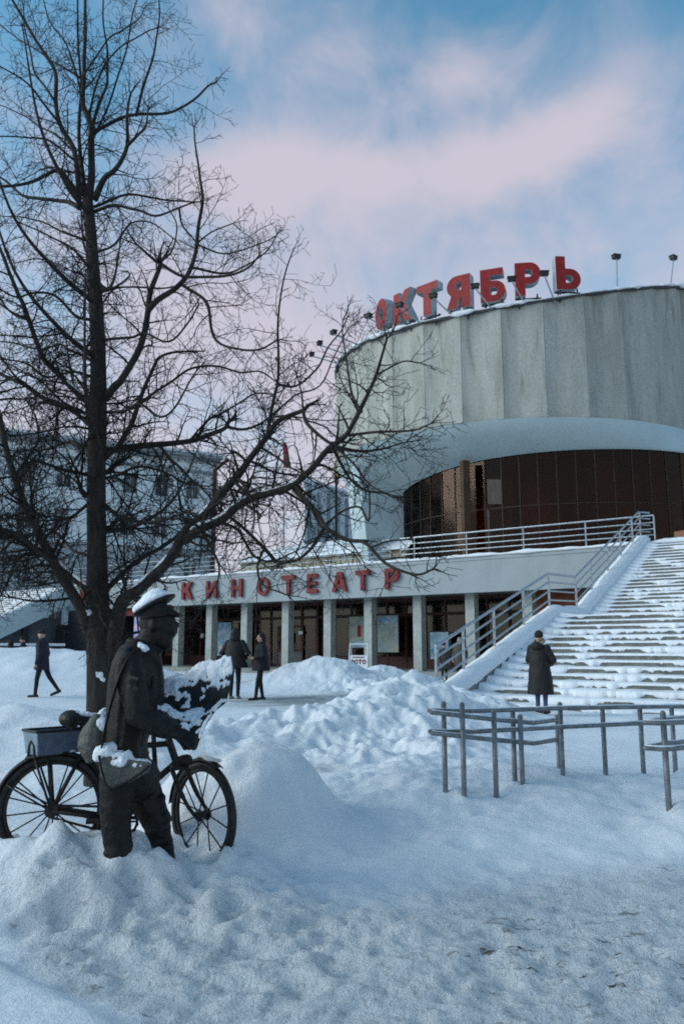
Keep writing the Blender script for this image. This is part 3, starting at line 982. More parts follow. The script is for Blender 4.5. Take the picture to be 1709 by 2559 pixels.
poster(352, 0.55, 1.15, 0.75, 4.02, M['poster_b'], 'tall blue and pink poster beside the statue head', [(0.1, 0.45, 0.25, 0.45, M['poster_e']), (0.55, 0.85, 0.3, 0.48, M['poster_e']), (0.06, 0.94, 0.05, 0.2, M['paper'])])
poster(290, 0.55, 1.05, 0.75, 4.02, M['poster_d'], 'narrow blue and orange poster between the tree trunk and its low limb', [(0.05, 0.3, 0.1, 0.8, M['poster_e'])])
poster(563, 3.6, 1.3, 1.0, 3.2, M['poster_a'], 'ice blue poster behind the waiting couple', [(0.15, 0.85, 0.1, 0.3, M['paper'])])
poster(897, 3.6, 1.5, 1.5, 3.35, M['poster_c'], 'green poster with red figure above the folding photo board', [(0.42, 0.58, 0.35, 0.7, M['flagred']), (0.1, 0.9, 0.04, 0.22, M['poster_a'])])
poster(968, 3.4, 1.45, 1.25, 3.35, M['poster_d'], 'pale blue and cream poster between two entrance columns', [(0.2, 0.8, 0.3, 0.65, M['poster_c']), (0.1, 0.9, 0.78, 0.92, M['poster_a'])])
poster(1095, 3.4, 1.2, 0.9, 2.4, M['poster_a'], 'small dull blue poster beside the people at the stair foot')
for px, z0, z1, lab in ((714, 2.3, 3.0, 'white notice taped high on the left entrance door'), (725, 1.85, 2.45, 'white notice taped low on the left entrance door'), (752, 2.35, 2.55, 'small white slip on the right entrance door'), (508, 2.2, 2.5, 'white notice on the dark glass left of the waiting couple')):
    s = fs(px, 4.4)
    mb = MB(); fbox(mb, s - 0.16, s + 0.16, 4.40, 4.405, z0, z1)
    tag(mb.build('paper_notice', M['paper']), lab, 'notice')
# red board strip over the left posters and the red board seen under the right stairs
s0, s1 = fs(268, 0.5), fs(388, 0.5)
mb = MB(); fbox(mb, s0, s1, 0.42, 0.54, 3.62, 4.08)
tag(mb.build('red_sign_strip', M['redsmall']), 'long red strip sign over the posters behind the tree trunk', 'sign')
M['darkred'] = mat('dark_red_panel', (0.16, 0.03, 0.018), 0.5, scale=1.6, color2=(0.30, 0.09, 0.03))
s0, s1 = fs(1325, 2.0), fs(1460, 2.0)
mb = MB(); fbox(mb, s0, s1, 2.0, 2.08, 2.7, 4.2)
tag(mb.build('red_display_board', M['darkred']), 'dark red display board seen through the stair railing landing', 'board')


# ------------------------------------------------------------------ lettering
def arc(cx, cy, rx, ry, a0, a1, n=14):
    return [(cx + rx * math.cos(R(a0 + (a1 - a0) * i / n)), cy + ry * math.sin(R(a0 + (a1 - a0) * i / n))) for i in range(n + 1)]


def glyph(ch, s=0.27):
    hole_b = [(s, 0.2), (0.44, 0.2)] + arc(0.44, 0.315, 0.10, 0.115, -90, 90, 8) + [(s, 0.43)]
    if ch == 'О': return [arc(0.42, 0.5, 0.42, 0.5, 0, 350, 35), arc(0.42, 0.5, 0.42 - s * 0.85, 0.5 - s * 0.85, 0, 350, 35)], 0.84
    if ch == 'К': return [[(0, 0), (s, 0), (s, .33), (.36, .43), (.58, 0), (.92, 0), (.56, .60), (.88, 1), (.56, 1), (s, .63), (s, 1), (0, 1)]], 0.92
    if ch == 'Т': return [[(.42 - s / 2, 0), (.42 + s / 2, 0), (.42 + s / 2, .77), (.84, .77), (.84, 1), (0, 1), (0, .77), (.42 - s / 2, .77)]], 0.84
    if ch == 'Я':
        return [[(.82, 0), (.82, 1), (.36, 1)] + arc(.36, .675, .34, .325, 90, 235, 14) + [(0, 0), (.31, 0), (.47, .34), (.82 - s, .34), (.82 - s, 0)],
                [(.82 - s, .55), (.82 - s, .80), (.42, .80)] + arc(.42, .675, .10, .125, 90, 270, 8) + [(.42, .55)]], 0.82
    if ch == 'Б': return [[(0, 0), (.45, 0)] + arc(.45, .315, .34, .315, -90, 90) + [(s, .63), (s, .79), (.72, .79), (.72, 1), (0, 1)], hole_b], 0.8
    if ch == 'Р': return [[(0, 0), (s, 0), (s, .35), (.45, .35)] + arc(.45, .675, .34, .325, -90, 90) + [(0, 1)],
                          [(s, .56), (.44, .56)] + arc(.44, .675, .10, .115, -90, 90, 8) + [(s, .79)]], 0.8
    if ch == 'Ь': return [[(0, 0), (.45, 0)] + arc(.45, .315, .34, .315, -90, 90) + [(s, .63), (s, 1), (0, 1)], hole_b], 0.8
    if ch == 'И': return [[(0, 0), (s * .9, 0), (.82 - s * .9, .58), (.82 - s * .9, 0), (.82, 0), (.82, 1), (.82 - s * .9, 1), (s * .9, .42), (s * .9, 1), (0, 1)]], 0.82
    if ch == 'Н': return [[(0, 0), (s, 0), (s, .39), (.8 - s, .39), (.8 - s, 0), (.8, 0), (.8, 1), (.8 - s, 1), (.8 - s, .61), (s, .61), (s, 1), (0, 1)]], 0.8
    if ch == 'Е': return [[(0, 0), (.66, 0), (.66, .21), (s, .21), (s, .4), (.6, .4), (.6, .6), (s, .6), (s, .79), (.66, .79), (.66, 1), (0, 1)]], 0.66
    if ch == 'А': return [[(0, 0), (s, 0), (s + .06, .2), (.92 - s - .06, .2), (.92 - s, 0), (.92, 0), (.60, 1), (.32, 1)], [(.38, .38), (.54, .38), (.46, .70)]], 0.92
    if ch == 'Ф':
        return [[(.40, 0), (.60, 0)] + [(.60, .17)] + arc(.5, .53, .5, .36, -78, 78, 14) + [(.60, 1), (.40, 1)] + arc(.5, .53, .5, .36, 102, 258, 14),
                arc(.40, .53, .22, .22, 100, 260, 10), arc(.60, .53, .22, .22, -80, 80, 10)], 1.0


def letter_mesh(ch, h, depth, s, mats, wx=1.0):
    cu = bpy.data.curves.new('letter', 'CURVE'); cu.dimensions = '2D'; cu.fill_mode = 'BOTH'
    loops, w = glyph(ch, s)
    for lp in loops:
        sp = cu.splines.new('POLY'); sp.points.add(len(lp) - 1); sp.use_cyclic_u = True
        for q, (x, y) in zip(sp.points, lp): q.co = ((x - w / 2) * h * wx, y * h, 0, 1)
    cu.extrude = depth / 2
    o = bpy.data.objects.new('letter', cu); SCRATCH.collection.objects.link(o)
    me = scratch_mesh(o)
    bpy.data.objects.remove(o); bpy.data.curves.remove(cu)
    me.name = 'letter'
    me.materials.clear()
    for m in mats: me.materials.append(m)
    for p in me.polygons:
        p.material_index = 0 if abs(p.normal.z) > 0.7 else 1
        p.use_smooth = False
    return me, w * h


def put_letter(me, parent, pos, rz, tilt=0.0, roll=0.0):
    o = bpy.data.objects.new('letter', me); col.objects.link(o)
    o.parent = parent
    o.location = Vector(pos) - root_of(parent).location
    o.rotation_euler = Matrix.Rotation(rz, 3, 'Z').to_4x4().to_3x3().to_euler()
    o.rotation_euler = (Matrix.Rotation(rz, 3, 'Z') @ Matrix.Rotation(math.pi / 2 + tilt, 3, 'X') @ Matrix.Rotation(roll, 3, 'Z')).to_euler()
    return o


sign = thing('rooftop_sign', cp(C1, RD - 0.6, R(252), ztop(8)), 'row of big red Cyrillic letters standing on the drum roof edge', 'sign')
for ch, px, turn in zip('ОКТЯБРЬ', (962, 1015, 1075, 1151, 1236, 1322, 1421), (14, 11, 8, 5, 3, 1, 0)):
    # bearing -> place on the rim
    k = (px - CX) / F / 0.946
    c, r = C1, RD - 0.35
    A = 1 + k * k; B = -2 * (k * c.x + c.y); Cc = c.x ** 2 + c.y ** 2 - r * r
    y = (-B - math.sqrt(max(B * B - 4 * A * Cc, 0))) / (2 * A)
    x = k * y
    a = math.atan2(y - c.y, x - c.x)
    z = ztop(x)
    me, w = letter_mesh(ch, 2.0, 0.6, 0.31, [M['red'], M['tin']], 0.9)
    a -= R(turn)
    rz = a + math.pi / 2
    base = Vector((x, y, z + 0.42))
    o = put_letter(me, sign, base, rz)
    t = Vector((-math.sin(a), math.cos(a), 0)); nrm = Vector((math.cos(a), math.sin(a), 0))
    mb = MB()
    for q in (-0.3, 0.3):
        for dn in (-0.18, 0.2):
            mb.tube([base + t * q * w + nrm * dn + Vector((0, 0, 0.1)), base + t * q * w * 1.1 + nrm * dn + Vector((0, 0, -0.75))], 0.045, 6)
    mb.tube([base + t * (-0.45) * w + Vector((0, 0, -0.08)), base + t * 0.45 * w + Vector((0, 0, -0.08))], 0.05, 6)
    mb.build('support_frame', M['dark'], sign)
sign2 = thing('fascia_sign', fp(-8, 0, 4.1), 'row of spaced red Cyrillic letters along the white terrace fascia', 'sign')
for ch, px, zz in zip('АКИНОТЕАТР', (206, 469, 529, 592, 658, 721, 781, 849, 907, 981), (0,) * 10):
    s = fs(px, -0.1)
    me, w = letter_mesh(ch, 1.06, 0.12, 0.22, [M['redsmall'], M['redsmall']])
    put_letter(me, sign2, fp(s, -0.12, 4.44), RZ)
    mb = MB(); mb.tube([fp(s, 0.0, 4.9), fp(s, -0.10, 4.9)], 0.03, 6)
    mb.build('bracket', M['dark'], sign2)

# floodlights on the roof edge
FL = [(1549, 0.0, 1.95, 0.15, 'floodlight on a straight pole right of the red roof letters'), (1683, 0.45, 1.9, 0.2, 'floodlight on a leaning pole at the far right of the drum roof'),
      (1500 - 110, 0.55, -1, 0, 'floodlight arm in front of the soft sign, last red letter'), (1318, 0.5, -1, 0, 'floodlight arm in front of the sixth red letter'),
      (1236, 0.75, -1, 0, 'floodlight arm beside the fifth red letter'), (1140, 0.75, -1, 0, 'floodlight arm beside the third red letter'),
      (1060, 0.8, -1, 0, 'floodlight arm below the second red letter'), (985, 0.9, -1, 0, 'floodlight arm left of the first red letter'),
      (905, 1.0, -2, 0, 'upper floodlight on the long arm at the left roof edge'), (872, 1.0, -2, 0, 'middle floodlight on the long arm at the left roof edge'), (852, 1.0, -2, 0, 'lowest floodlight on the long arm at the left roof edge')]
for px, lean, h, dpt, lab in FL:
    k = (px - CX) / F / 0.946
    c, r = C1, RD - 0.1
    A = 1 + k * k; B = -2 * (k * c.x + c.y); Cc = c.x ** 2 + c.y ** 2 - r * r
    y = (-B - math.sqrt(max(B * B - 4 * A * Cc, 0))) / (2 * A); x = k * y
    a = math.atan2(y - c.y, x - c.x)
    z = ztop(x)
    t = Vector((-math.sin(a), math.cos(a), 0)); nrm = Vector((math.cos(a), math.sin(a), 0))
    base = Vector((x, y, z))
    if h > 0: tip = base + t * lean + Vector((0, 0, h))
    elif h == -1: tip = base + nrm * 1.35 - t * 0.9 + Vector((0, 0, 0.75))
    else: tip = base + nrm * 2.0 - t * 0.2 + Vector((0, 0, 0.35))
    th = thing('floodlight', base, lab, 'floodlight', 'floodlights on the drum roof')
    mb = MB(); mb.tube([base - Vector((0, 0, 0.2)) - nrm * 0.1, tip], 0.045, 6); mb.build('pole', M['tin'], th)
    mb = MB(); mb.box(tip + Vector((0, 0, 0.10)), (0.42, 0.30, 0.20), a + 1.57); mb.box(tip + Vector((0, 0, 0.215)), (0.5, 0.36, 0.03), a + 1.57)
    mb.build('lamp_housing', M['dark'], th)

# ------------------------------------------------------------------ right-hand stairs
S0 = fs(1625, 0)                                  # left edge of the stairs on the front line
N_UP, N_LO = 22, 15
T_UP, T_LO, LAND = 7.9 / N_UP, 6.8 / N_LO, 2.5
Z_LAND = 2.48
stairs = thing('staircase', fp(S0, -8, 0.1), 'broad snowy outdoor staircase rising to the terrace at right', 'staircase')


def step_snow(mb, s0, s1, o_front, o_back, z, riser, seed, cover):
    n = 190
    rows = [[] for _ in range(6)]
    for i in range(n + 1):
        s = s0 + (s1 - s0) * i / n
        w = mnoise.fractal(Vector((s * 0.9, z * 3.1, seed * 5.3)), 0.7, 2.3, 5)
        w2 = mnoise.noise(Vector((s * 4.3, seed * 2.7, 4.0)))
        w4 = mnoise.noise(Vector((s * 11.0, seed * 3.1, 9.0)))
        hgt = 0.022 + 0.02 * w + 0.008 * w2
        q = w * 1.5 + 0.35 * w2 + 0.35 * w4 + cover
        drop = (0.20 + 0.80 * min(max(q, 0.0), 1.0)) * (riser + 0.01)
        bulge = 0.02 + 0.03 * max(0, w) + (0.05 if drop > riser * 0.8 else 0)
        if i < 12: drop = max(drop, riser * (1.05 - i / 14)); hgt += 0.10 * (1 - i / 12); bulge += 0.08 * (1 - i / 12)   # drift against the parapet
        top = z + max(hgt, 0.012)
        rows[0].append(fp(s, o_front - 0.002, z - drop)); rows[1].append(fp(s, o_front - bulge, z - drop * 0.8))
        rows[2].append(fp(s, o_front - bulge * 1.0, z - 0.01)); rows[3].append(fp(s, o_front - 0.005, top))
        rows[4].append(fp(s, (o_front + o_back) / 2, top + 0.012 * w2)); rows[5].append(fp(s, o_back, top + 0.02))
    mb.grid(rows)


def build_stairs(parent, s0, s1, with_snow=True):
    o = 0.0; z = ZT
    seq = []
    for i in range(N_UP):
        dz = (ZT - Z_LAND) / N_UP
        seq.append((o - T_UP, o, z - dz, dz)); o -= T_UP; z -= dz
    seq.append((o - LAND, o, z, 0.12)); o -= LAND
    for i in range(N_LO):
        dz = (Z_LAND - 0.06) / N_LO
        seq.append((o - T_LO, o, z - dz, dz)); o -= T_LO; z -= dz
    for k, (a, b, zz, dz) in enumerate(seq):
        mb = MB(); fbox(mb, s0, s1, a, b + 0.02, zz - dz - 0.12, zz - 0.001 * (k % 2))
        st = mb.build('step', M['stair'], parent)
        if with_snow:
            mb = MB(); step_snow(mb, s0 + 0.02, s1, a, b, zz, dz, k, -0.10 if zz > Z_LAND else (-0.04 + 0.55 * (1 - zz / Z_LAND) ** 1.5))
            mb.build('snow', M['snow'], st, smooth=True)
    return o


end_o = build_stairs(stairs, S0, S0 + 9.5)
# parapet slab with thick snow
prof = [(0.35, ZT + 0.22), (0.0, ZT + 0.22), (-7.9, Z_LAND + 0.24), (-10.1, Z_LAND + 0.24), (end_o - 0.25, 0.42), (end_o - 0.9, 0.42)]
mb = MB()
for (a, za), (b, zb) in zip(prof[:-1], prof[1:]):
    mb.hexa([fp(S0 - 0.42, b, zb - 0.75), fp(S0 - 0.005, b, zb - 0.75), fp(S0 - 0.005, a, za - 0.75), fp(S0 - 0.42, a, za - 0.75),
             fp(S0 - 0.42, b, zb), fp(S0 - 0.005, b, zb), fp(S0 - 0.005, a, za), fp(S0 - 0.42, a, za)])
par = mb.build('parapet', M['plinth'], stairs)
mb = MB()
rows = []
path = []
for (a, za), (b, zb) in zip(prof[:-1], prof[1:]):
    n = max(2, int(abs(a - b) / 0.12))
    path += [(a + (b - a) * i / n, za + (zb - za) * i / n) for i in range(n)]
path.append(prof[-1])
for o, z in path:
    w = mnoise.fractal(Vector((o * 1.1, 2.0, 9.0)), 0.9, 2.1, 4)
    h = 0.13 + 0.05 * w
    rows.append([fp(S0 - 0.44 - 0.03 * w, o, z - 0.06), fp(S0 - 0.42, o, z + h * 0.7), fp(S0 - 0.24, o, z + h), fp(S0 - 0.04, o, z + h * 0.8),
                 fp(S0 + 0.05 + 0.03 * w, o, z - 0.02), fp(S0 + 0.02, o, z - 0.20 - 0.12 * max(0, w))])
mb.grid(rows)
mb.build('snow', M['snow'], par, smooth=True)


# ------------------------------------------------------------------ railings
def railing(name, label, pts, posts, heights, m, r=0.028, pr=0.024, mat_=None):
    """pts: list of base points (top of slab); rails follow at each height"""
    t = thing(name, pts[0], label, 'railing')
    for h in heights:
        mb = MB(); mb.tube([Vector(p) + Vector((0, 0, h)) for p in pts], r if h == heights[-1] else r * 0.72, 8)
        mb.build('rail', m, t)
    for p in posts:
        mb = MB(); mb.tube([Vector(p) - Vector((0, 0, 0.1)), Vector(p) + Vector((0, 0, heights[-1]))], pr, 8)
        mb.build('post', m, t)
    return t


hts = (0.30, 0.55, 0.82, 1.12)
s_posts = [S0 + 0.3 - 2.9 * i for i in range(0, 11)]
railing('terrace_railing', 'silver four-bar railing along the terrace edge in front of the brown glass', [fp(S0 + 0.3, 0.1, ZT + 0.03), fp(fs(1002, 0.1), 0.1, ZT + 0.03)],
        [fp(s, 0.1, ZT) for s in s_posts if s > fs(1002, 0.1) - 0.1] + [fp(fs(1002, 0.1), 0.1, ZT)], hts, M['steel'], 0.036, 0.034)
s_l = fs(1002, 0.1) - 0.6
railing('terrace_railing', 'thin white railing on the terrace behind the tree branches', [fp(s_l, 0.1, ZT + 0.03), fp(-27, 0.1, ZT + 0.03)],
        [fp(s_l - 2.9 * i, 0.1, ZT) for i in range(9)], hts, M['paintrail'], 0.028, 0.02)
zo = lambda o: np.interp(o, [end_o - 0.9, end_o - 0.25, -10.1, -7.9, 0.0, 0.35], [0.42, 0.42, Z_LAND + 0.24, Z_LAND + 0.24, ZT + 0.22, ZT + 0.22])
sr = S0 - 0.32
rp = [fp(sr + 0.35, 0.5, float(zo(0.3))), fp(sr, 0.1, float(zo(0.0))), fp(sr, -7.8, float(zo(-7.8))), fp(sr, -10.2, float(zo(-10.2))), fp(sr, end_o - 0.2, float(zo(end_o - 0.2)))]
posts_o = [0.3, -0.9, -2.6, -4.3, -6.2, -7.8, -10.2, -12.2, -14.2, -16.0, end_o - 0.2]
railing('stair_railing', 'steel four-bar railing climbing the snowy stair parapet', rp, [fp(sr, o, float(zo(o))) for o in posts_o], (0.30, 0.58, 0.86, 1.12), M['steel'], 0.040, 0.036)

# ------------------------------------------------------------------ left-hand stairs, seen from the side
sL = -27.4
left = thing('staircase', fp(sL, -5, 0.1), 'distant snowy staircase with a pale sloping side wall at the left edge', 'staircase')
L2 = 11.0
nst = 30
for i in range(nst):
    a, b = -L2 * (i + 1) / nst, -L2 * i / nst
    z = ZT - 5.4 * (i + 1) / nst
    mb = MB(); fbox(mb, sL - 8, sL - 0.01, a, b + 0.02, z - 0.3, z)
    st = mb.build('step', M['stair'], left)
    mb = MB()
    rows = [[], [], []]
    for j in range(41):
        s = sL - 8 + 7.95 * j / 40
        w = mnoise.noise(Vector((s * 1.8, i * 3.7, 2)))
        rows[0].append(fp(s, a - 0.01, z - 0.02 - 0.12 * max(0, w + 0.2))); rows[1].append(fp(s, a - 0.02, z + 0.05)); rows[2].append(fp(s, b, z + 0.07))
    mb.grid(rows); mb.build('snow', M['snow'], st, smooth=True)
mb = MB()
za, zb = ZT + 0.25, ZT + 0.25 - 5.4
mb.hexa([fp(sL, -L2, zb - 1.35), fp(sL + 0.35, -L2, zb - 1.35), fp(sL + 0.35, 0.6, za - 1.35), fp(sL, 0.6, za - 1.35),
         fp(sL, -L2, zb), fp(sL + 0.35, -L2, zb), fp(sL + 0.35, 0.6, za), fp(sL, 0.6, za)])
pl = mb.build('parapet', M['palewall'], left)
mb = MB()
mb.hexa([fp(sL - .05, -L2, zb + 0.002), fp(sL + 0.39, -L2, zb + 0.002), fp(sL + 0.39, 0.6, za + 0.002), fp(sL - .05, 0.6, za + 0.002),
         fp(sL, -L2, zb + 0.14), fp(sL + 0.36, -L2, zb + 0.14), fp(sL + 0.36, 0.6, za + 0.14), fp(sL, 0.6, za + 0.14)])
mb.build('snow', M['snow'], pl)
mb = MB(); fbox(mb, sL - 1.2, sL - 1.0, -8, 0.2, 0, 3.6); mb.build('understair_wall', M['underwall'], left)
mb = MB(); fbox(mb, sL + 0.02, sL + 0.32, -3.4, -3.0, 0, 3.1); mb.build('post', M['dark'], left)
# dark kiosk block under the terrace corner
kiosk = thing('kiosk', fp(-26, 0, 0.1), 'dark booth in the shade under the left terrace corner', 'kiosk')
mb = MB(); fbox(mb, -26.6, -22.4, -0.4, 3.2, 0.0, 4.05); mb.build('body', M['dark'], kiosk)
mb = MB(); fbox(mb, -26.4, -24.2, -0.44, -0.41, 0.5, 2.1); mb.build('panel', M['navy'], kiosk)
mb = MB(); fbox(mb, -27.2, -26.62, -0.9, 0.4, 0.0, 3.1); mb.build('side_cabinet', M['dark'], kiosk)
# long low dark wall with a snow top by the left bank
lw = thing('low_wall', P(80, 1640, 40), 'low dark wall with a thin snow cap behind the left snowbank', 'wall')
a, b = P(-60, 1640, 36), P(150, 1640, 40)
mb = MB()
d = (b - a).normalized(); nn = Vector((-d.y, d.x, 0)) * 0.3
mb.hexa([Vector((q.x, q.y, z)) for z in (0.0, 1.62) for q in (a - nn, b - nn, b + nn, a + nn)]); mb.build('wall_body', M['dark'], lw)
mb = MB(); nn2 = nn * 1.15
mb.hexa([Vector((q.x, q.y, z)) for z in (1.622, 1.74) for q in (a - nn2, b - nn2, b + nn2, a + nn2)]); mb.build('snow', M['snow'], lw)

# ------------------------------------------------------------------ background buildings
house = thing('apartment_building', (-21, 75, 0), 'pale blue multi-storey building behind the tree at left', 'building')
A = Vector((-12.7, 80, 0)); D = Vector((-math.sin(R(61)), -math.cos(R(61)), 0)); NRM = Vector((D.y, -D.x, 0))
if NRM.y > 0: NRM = -NRM


def hb(mb, s0, s1, o0, o1, z0, z1, mi=0):
    """s from the right corner leftwards, o outwards"""
    q = lambda s, o, z: Vector((A.x + D.x * s + NRM.x * o, A.y + D.y * s + NRM.y * o, z))
    mb.hexa([q(s0, o0, z0), q(s1, o0, z0), q(s1, o1, z0), q(s0, o1, z0), q(s0, o0, z1), q(s1, o0, z1), q(s1, o1, z1), q(s0, o1, z1)], mi)


def hframe(s0, s1, z0, z1, parent):
    mb = MB()
    hb(mb, s0, s0 + .1, -.14, -.04, z0, z1); hb(mb, s1 - .1, s1, -.14, -.04, z0, z1)
    hb(mb, s0 + .1, s1 - .1, -.14, -.04, z0, z0 + .1); hb(mb, s0 + .1, s1 - .1, -.14, -.04, z1 - .1, z1)
    hb(mb, (s0 + s1) / 2 - .05, (s0 + s1) / 2 + .05, -.139, -.041, z0 + .1, z1 - .1)
    hb(mb, s0 + .1, (s0 + s1) / 2 - .05, -.138, -.042, z0 + (z1 - z0) * .66, z0 + (z1 - z0) * .66 + .09)
    hb(mb, (s0 + s1) / 2 + .05, s1 - .1, -.138, -.042, z0 + (z1 - z0) * .66, z0 + (z1 - z0) * .66 + .09)
    w = mb.build('window', M['sash'], parent)
    mb = MB(); hb(mb, s0 + .02, s1 - .02, -.2, -.16, z0 + .02, z1 - .02); mb.build('pane', M['windowglass'], w)
    mb = MB(); hb(mb, s0 - .12, s1 + .12, -.1, .12, z0 - .12, z0 - .01); mb.build('sill', M['snow'], w)


WZ = [(3.4, 5.6), (7.5, 9.7), (12.1, 14.3), (16.2, 18.2)]
ss = [2.6 + 3.1 * i for i in range(14)]
wall = MB()
# wall built around openings: piers and spandrels
edges = [0.0] + [e for s in ss for e in (s - .7, s + .7)] + [46.0]
for i in range(0, len(edges), 2):
    hb(wall, edges[i], edges[i + 1], -0.5, 0, 11.2, 20.2)
for s in ss:
    for z0, z1 in ((11.2, 12.1), (14.3, 16.2), (18.2, 20.2)):
        hb(wall, s - .7, s + .7, -0.5, 0, z0, z1)
wall.build('upper_wall', M['housewall'], house)
wall = MB()
for i in range(0, len(edges), 2):
    hb(wall, edges[i], edges[i + 1], -0.5, 0, 0, 11.19)
for s in ss:
    for z0, z1 in ((0, 3.4), (5.6, 7.5), (9.7, 11.19)):
        hb(wall, s - .7, s + .7, -0.5, 0, z0, z1)
wall.build('lower_wall', M['brick'], house)
mb = MB(); hb(mb, 0, 46, -12, -0.52, 0, 20.1); mb.build('rear_block', M['housewall'], house)
mb = MB(); hb(mb, -0.3, 46, -0.4, 0.75, 20.45, 20.8); hb(mb, -0.15, 46, -0.3, 0.45, 20.21, 20.44); hb(mb, -0.05, 46, 0.002, 0.2, 18.9, 19.2)
co = mb.build('cornice', M['cornice'], house)
mb = MB()
for i in range(60): hb(mb, 0.2 + i * 0.75, 0.5 + i * 0.75, 0.01, 0.4, 19.95, 20.2)
mb.build('brackets', M['cornice'], co)
mb = MB(); hb(mb, -0.3, 46, -12.2, 0.7, 20.81, 21.05); mb.build('roof_snow', M['snow'], house)
mb = MB(); hb(mb, -0.1, 46, 0.002, 0.22, 11.15, 11.4); mb.build('string_course', M['snow'], house)
for s in ss:
    for z0, z1 in WZ: hframe(s - .68, s + .68, z0 + .02, z1 - .02, house)
mb = MB()
q = lambda s, o, z: Vector((A.x + D.x * s + NRM.x * o, A.y + D.y * s + NRM.y * o, z))
mb.tube([q(-0.9, 0.75, 20.6), q(0.35, 0.2, 19.4), q(0.35, 0.2, 1.0)], 0.2, 8)
mb.build('drainpipe', M['rust'], house)

gb = thing('grey_building', P(820, 1500, 95), 'far grey sheet-clad building seen between the branches beside the drum', 'building')
g0, g1 = P(762, 1200, 92), P(960, 1214, 104)
mb = MB()
mb.hexa([Vector((g0.x, g0.y, 0)), Vector((g1.x, g1.y, 0)), Vector((g1.x, g1.y + 14, 0)), Vector((g0.x, g0.y + 14, 0)),
         Vector((g0.x, g0.y, g0.z)), Vector((g1.x, g1.y, g0.z - 0.6)), Vector((g1.x, g1.y + 14, g0.z)), Vector((g0.x, g0.y + 14, g0.z))])
mb.build('wall', M['greywall'], gb)
for i in range(9):
    f = (i + 0.5) / 9
    p = Vector((g0.x, g0.y, 0)).lerp(Vector((g1.x, g1.y, 0)), f)
    mb = MB(); mb.box((p.x, p.y - 0.12, (g0.z - 1) / 2), (0.35, 0.3, g0.z - 1.2), 0.3); mb.build('rib', M['cornice'], gb)
mb = MB(); zr2 = g0.z - 0.6
mb.hexa([Vector((g0.x - .3, g0.y - .3, g0.z + .01)), Vector((g1.x + .3, g1.y - .3, zr2 + .01)), Vector((g1.x + .3, g1.y + 14.3, g0.z + .01)), Vector((g0.x - .3, g0.y + 14.3, g0.z + .01)),
         Vector((g0.x - .3, g0.y - .3, g0.z + .28)), Vector((g1.x + .3, g1.y - .3, zr2 + .28)), Vector((g1.x + .3, g1.y + 14.3, g0.z + .28)), Vector((g0.x - .3, g0.y + 14.3, g0.z + .28))])
mb.build('roof_snow', M['snow'], gb)

# low annex on the terrace with a snow roof
ax = thing('annex', fp(-12, 9, ZT), 'low beige annex with a thick sloping snow roof left of the foyer glass', 'annex')
o0 = 9.0
sa, sb = fs(600, o0), fs(985, o0 - 1.5)
mb = MB(); fbox(mb, sa, sb, o0, o0 + 9, ZT, 7.75); mb.build('wall', M['beige'], ax)
n = 14
for i in range(n):
    f0 = sa + (sb - sa) * (i + 0.08) / n; f1 = sa + (sb - sa) * (i + 0.92) / n
    mb = MB(); fbox(mb, f0, f1, o0 - 0.06, o0 - 0.005, ZT + 0.25, 7.55); mb.build('panel', M['beige'], ax)
rows = []
for j in range(13):
    f = j / 12
    row = []
    for i in range(41):
        s = sa - 0.3 + (sb - sa + 0.6) * i / 40
        w = mnoise.fractal(Vector((s * 0.5, f * 3, 5)), 0.9, 2, 3)
        endf = min(1.0, (i / 40) * 6 + 0.2)
        zz = 7.72 + (0.35 + 1.9 * math.sin(f * 1.5) * endf) * (1 if j else 0) + 0.1 * w * (1 if j else 0)
        row.append(fp(s, o0 - 0.35 + 9.5 * f - (0.0), zz))
    rows.append(row)
mb = MB(); mb.grid(rows); mb.build('snow_roof', M['snow'], ax, smooth=True)

# flag and yellow mast far behind
fl = thing('flagpole', P(716, 1300, 85), 'slim pole with a hanging red and green flag behind the branches', 'flag')
b0 = P(716, 1300, 85)
mb = MB(); mb.tube([Vector((b0.x, 85, 0)), P(708, 1098, 85)], 0.06, 8); mb.build('pole', M['tin'], fl)
tp = P(708, 1105, 85)
for nm, m, w0, w1, z0, z1 in (('red_cloth', M['flagred'], 0.0, 0.75, -2.9, 0.0), ('green_cloth', M['green'], 0.22, 0.85, -2.8, -1.2)):
    rows = []
    for i in range(9):
        f = i / 8
        rows.append([Vector((tp.x + 0.08 + (w0 + (w1 - w0) * g) * (0.25 + 0.75 * f ** 0.6), 85 - (0.05 if nm[0] == 'g' else 0) + 0.12 * math.sin(g * 7 + f * 3), tp.z + z1 + (z0 - z1) * f)) for g in (0, .2, .4, .6, .8, 1)])
    mb = MB(); mb.grid(rows); mb.build(nm, m, fl, smooth=True)
ym = thing('yellow_mast', P(838, 1300, 88), 'short yellow mast top left of the concrete drum', 'mast')
y0, y1 = P(840, 1300, 88), P(838, 1158, 88)
mb = MB(); mb.box((y0.x, 88, y1.z / 2 - 0.6), (0.28, 0.28, y1.z - 1.2)); mb.build('shaft', M['dark'], ym)
mb = MB(); mb.box((y0.x, 88, y1.z - 0.8), (0.5, 0.5, 1.55)); mb.tube([(y0.x, 88, y1.z), (y0.x, 88, y1.z + 0.6)], [0.2, 0.03]); mb.build('head', M['yellow'], ym)

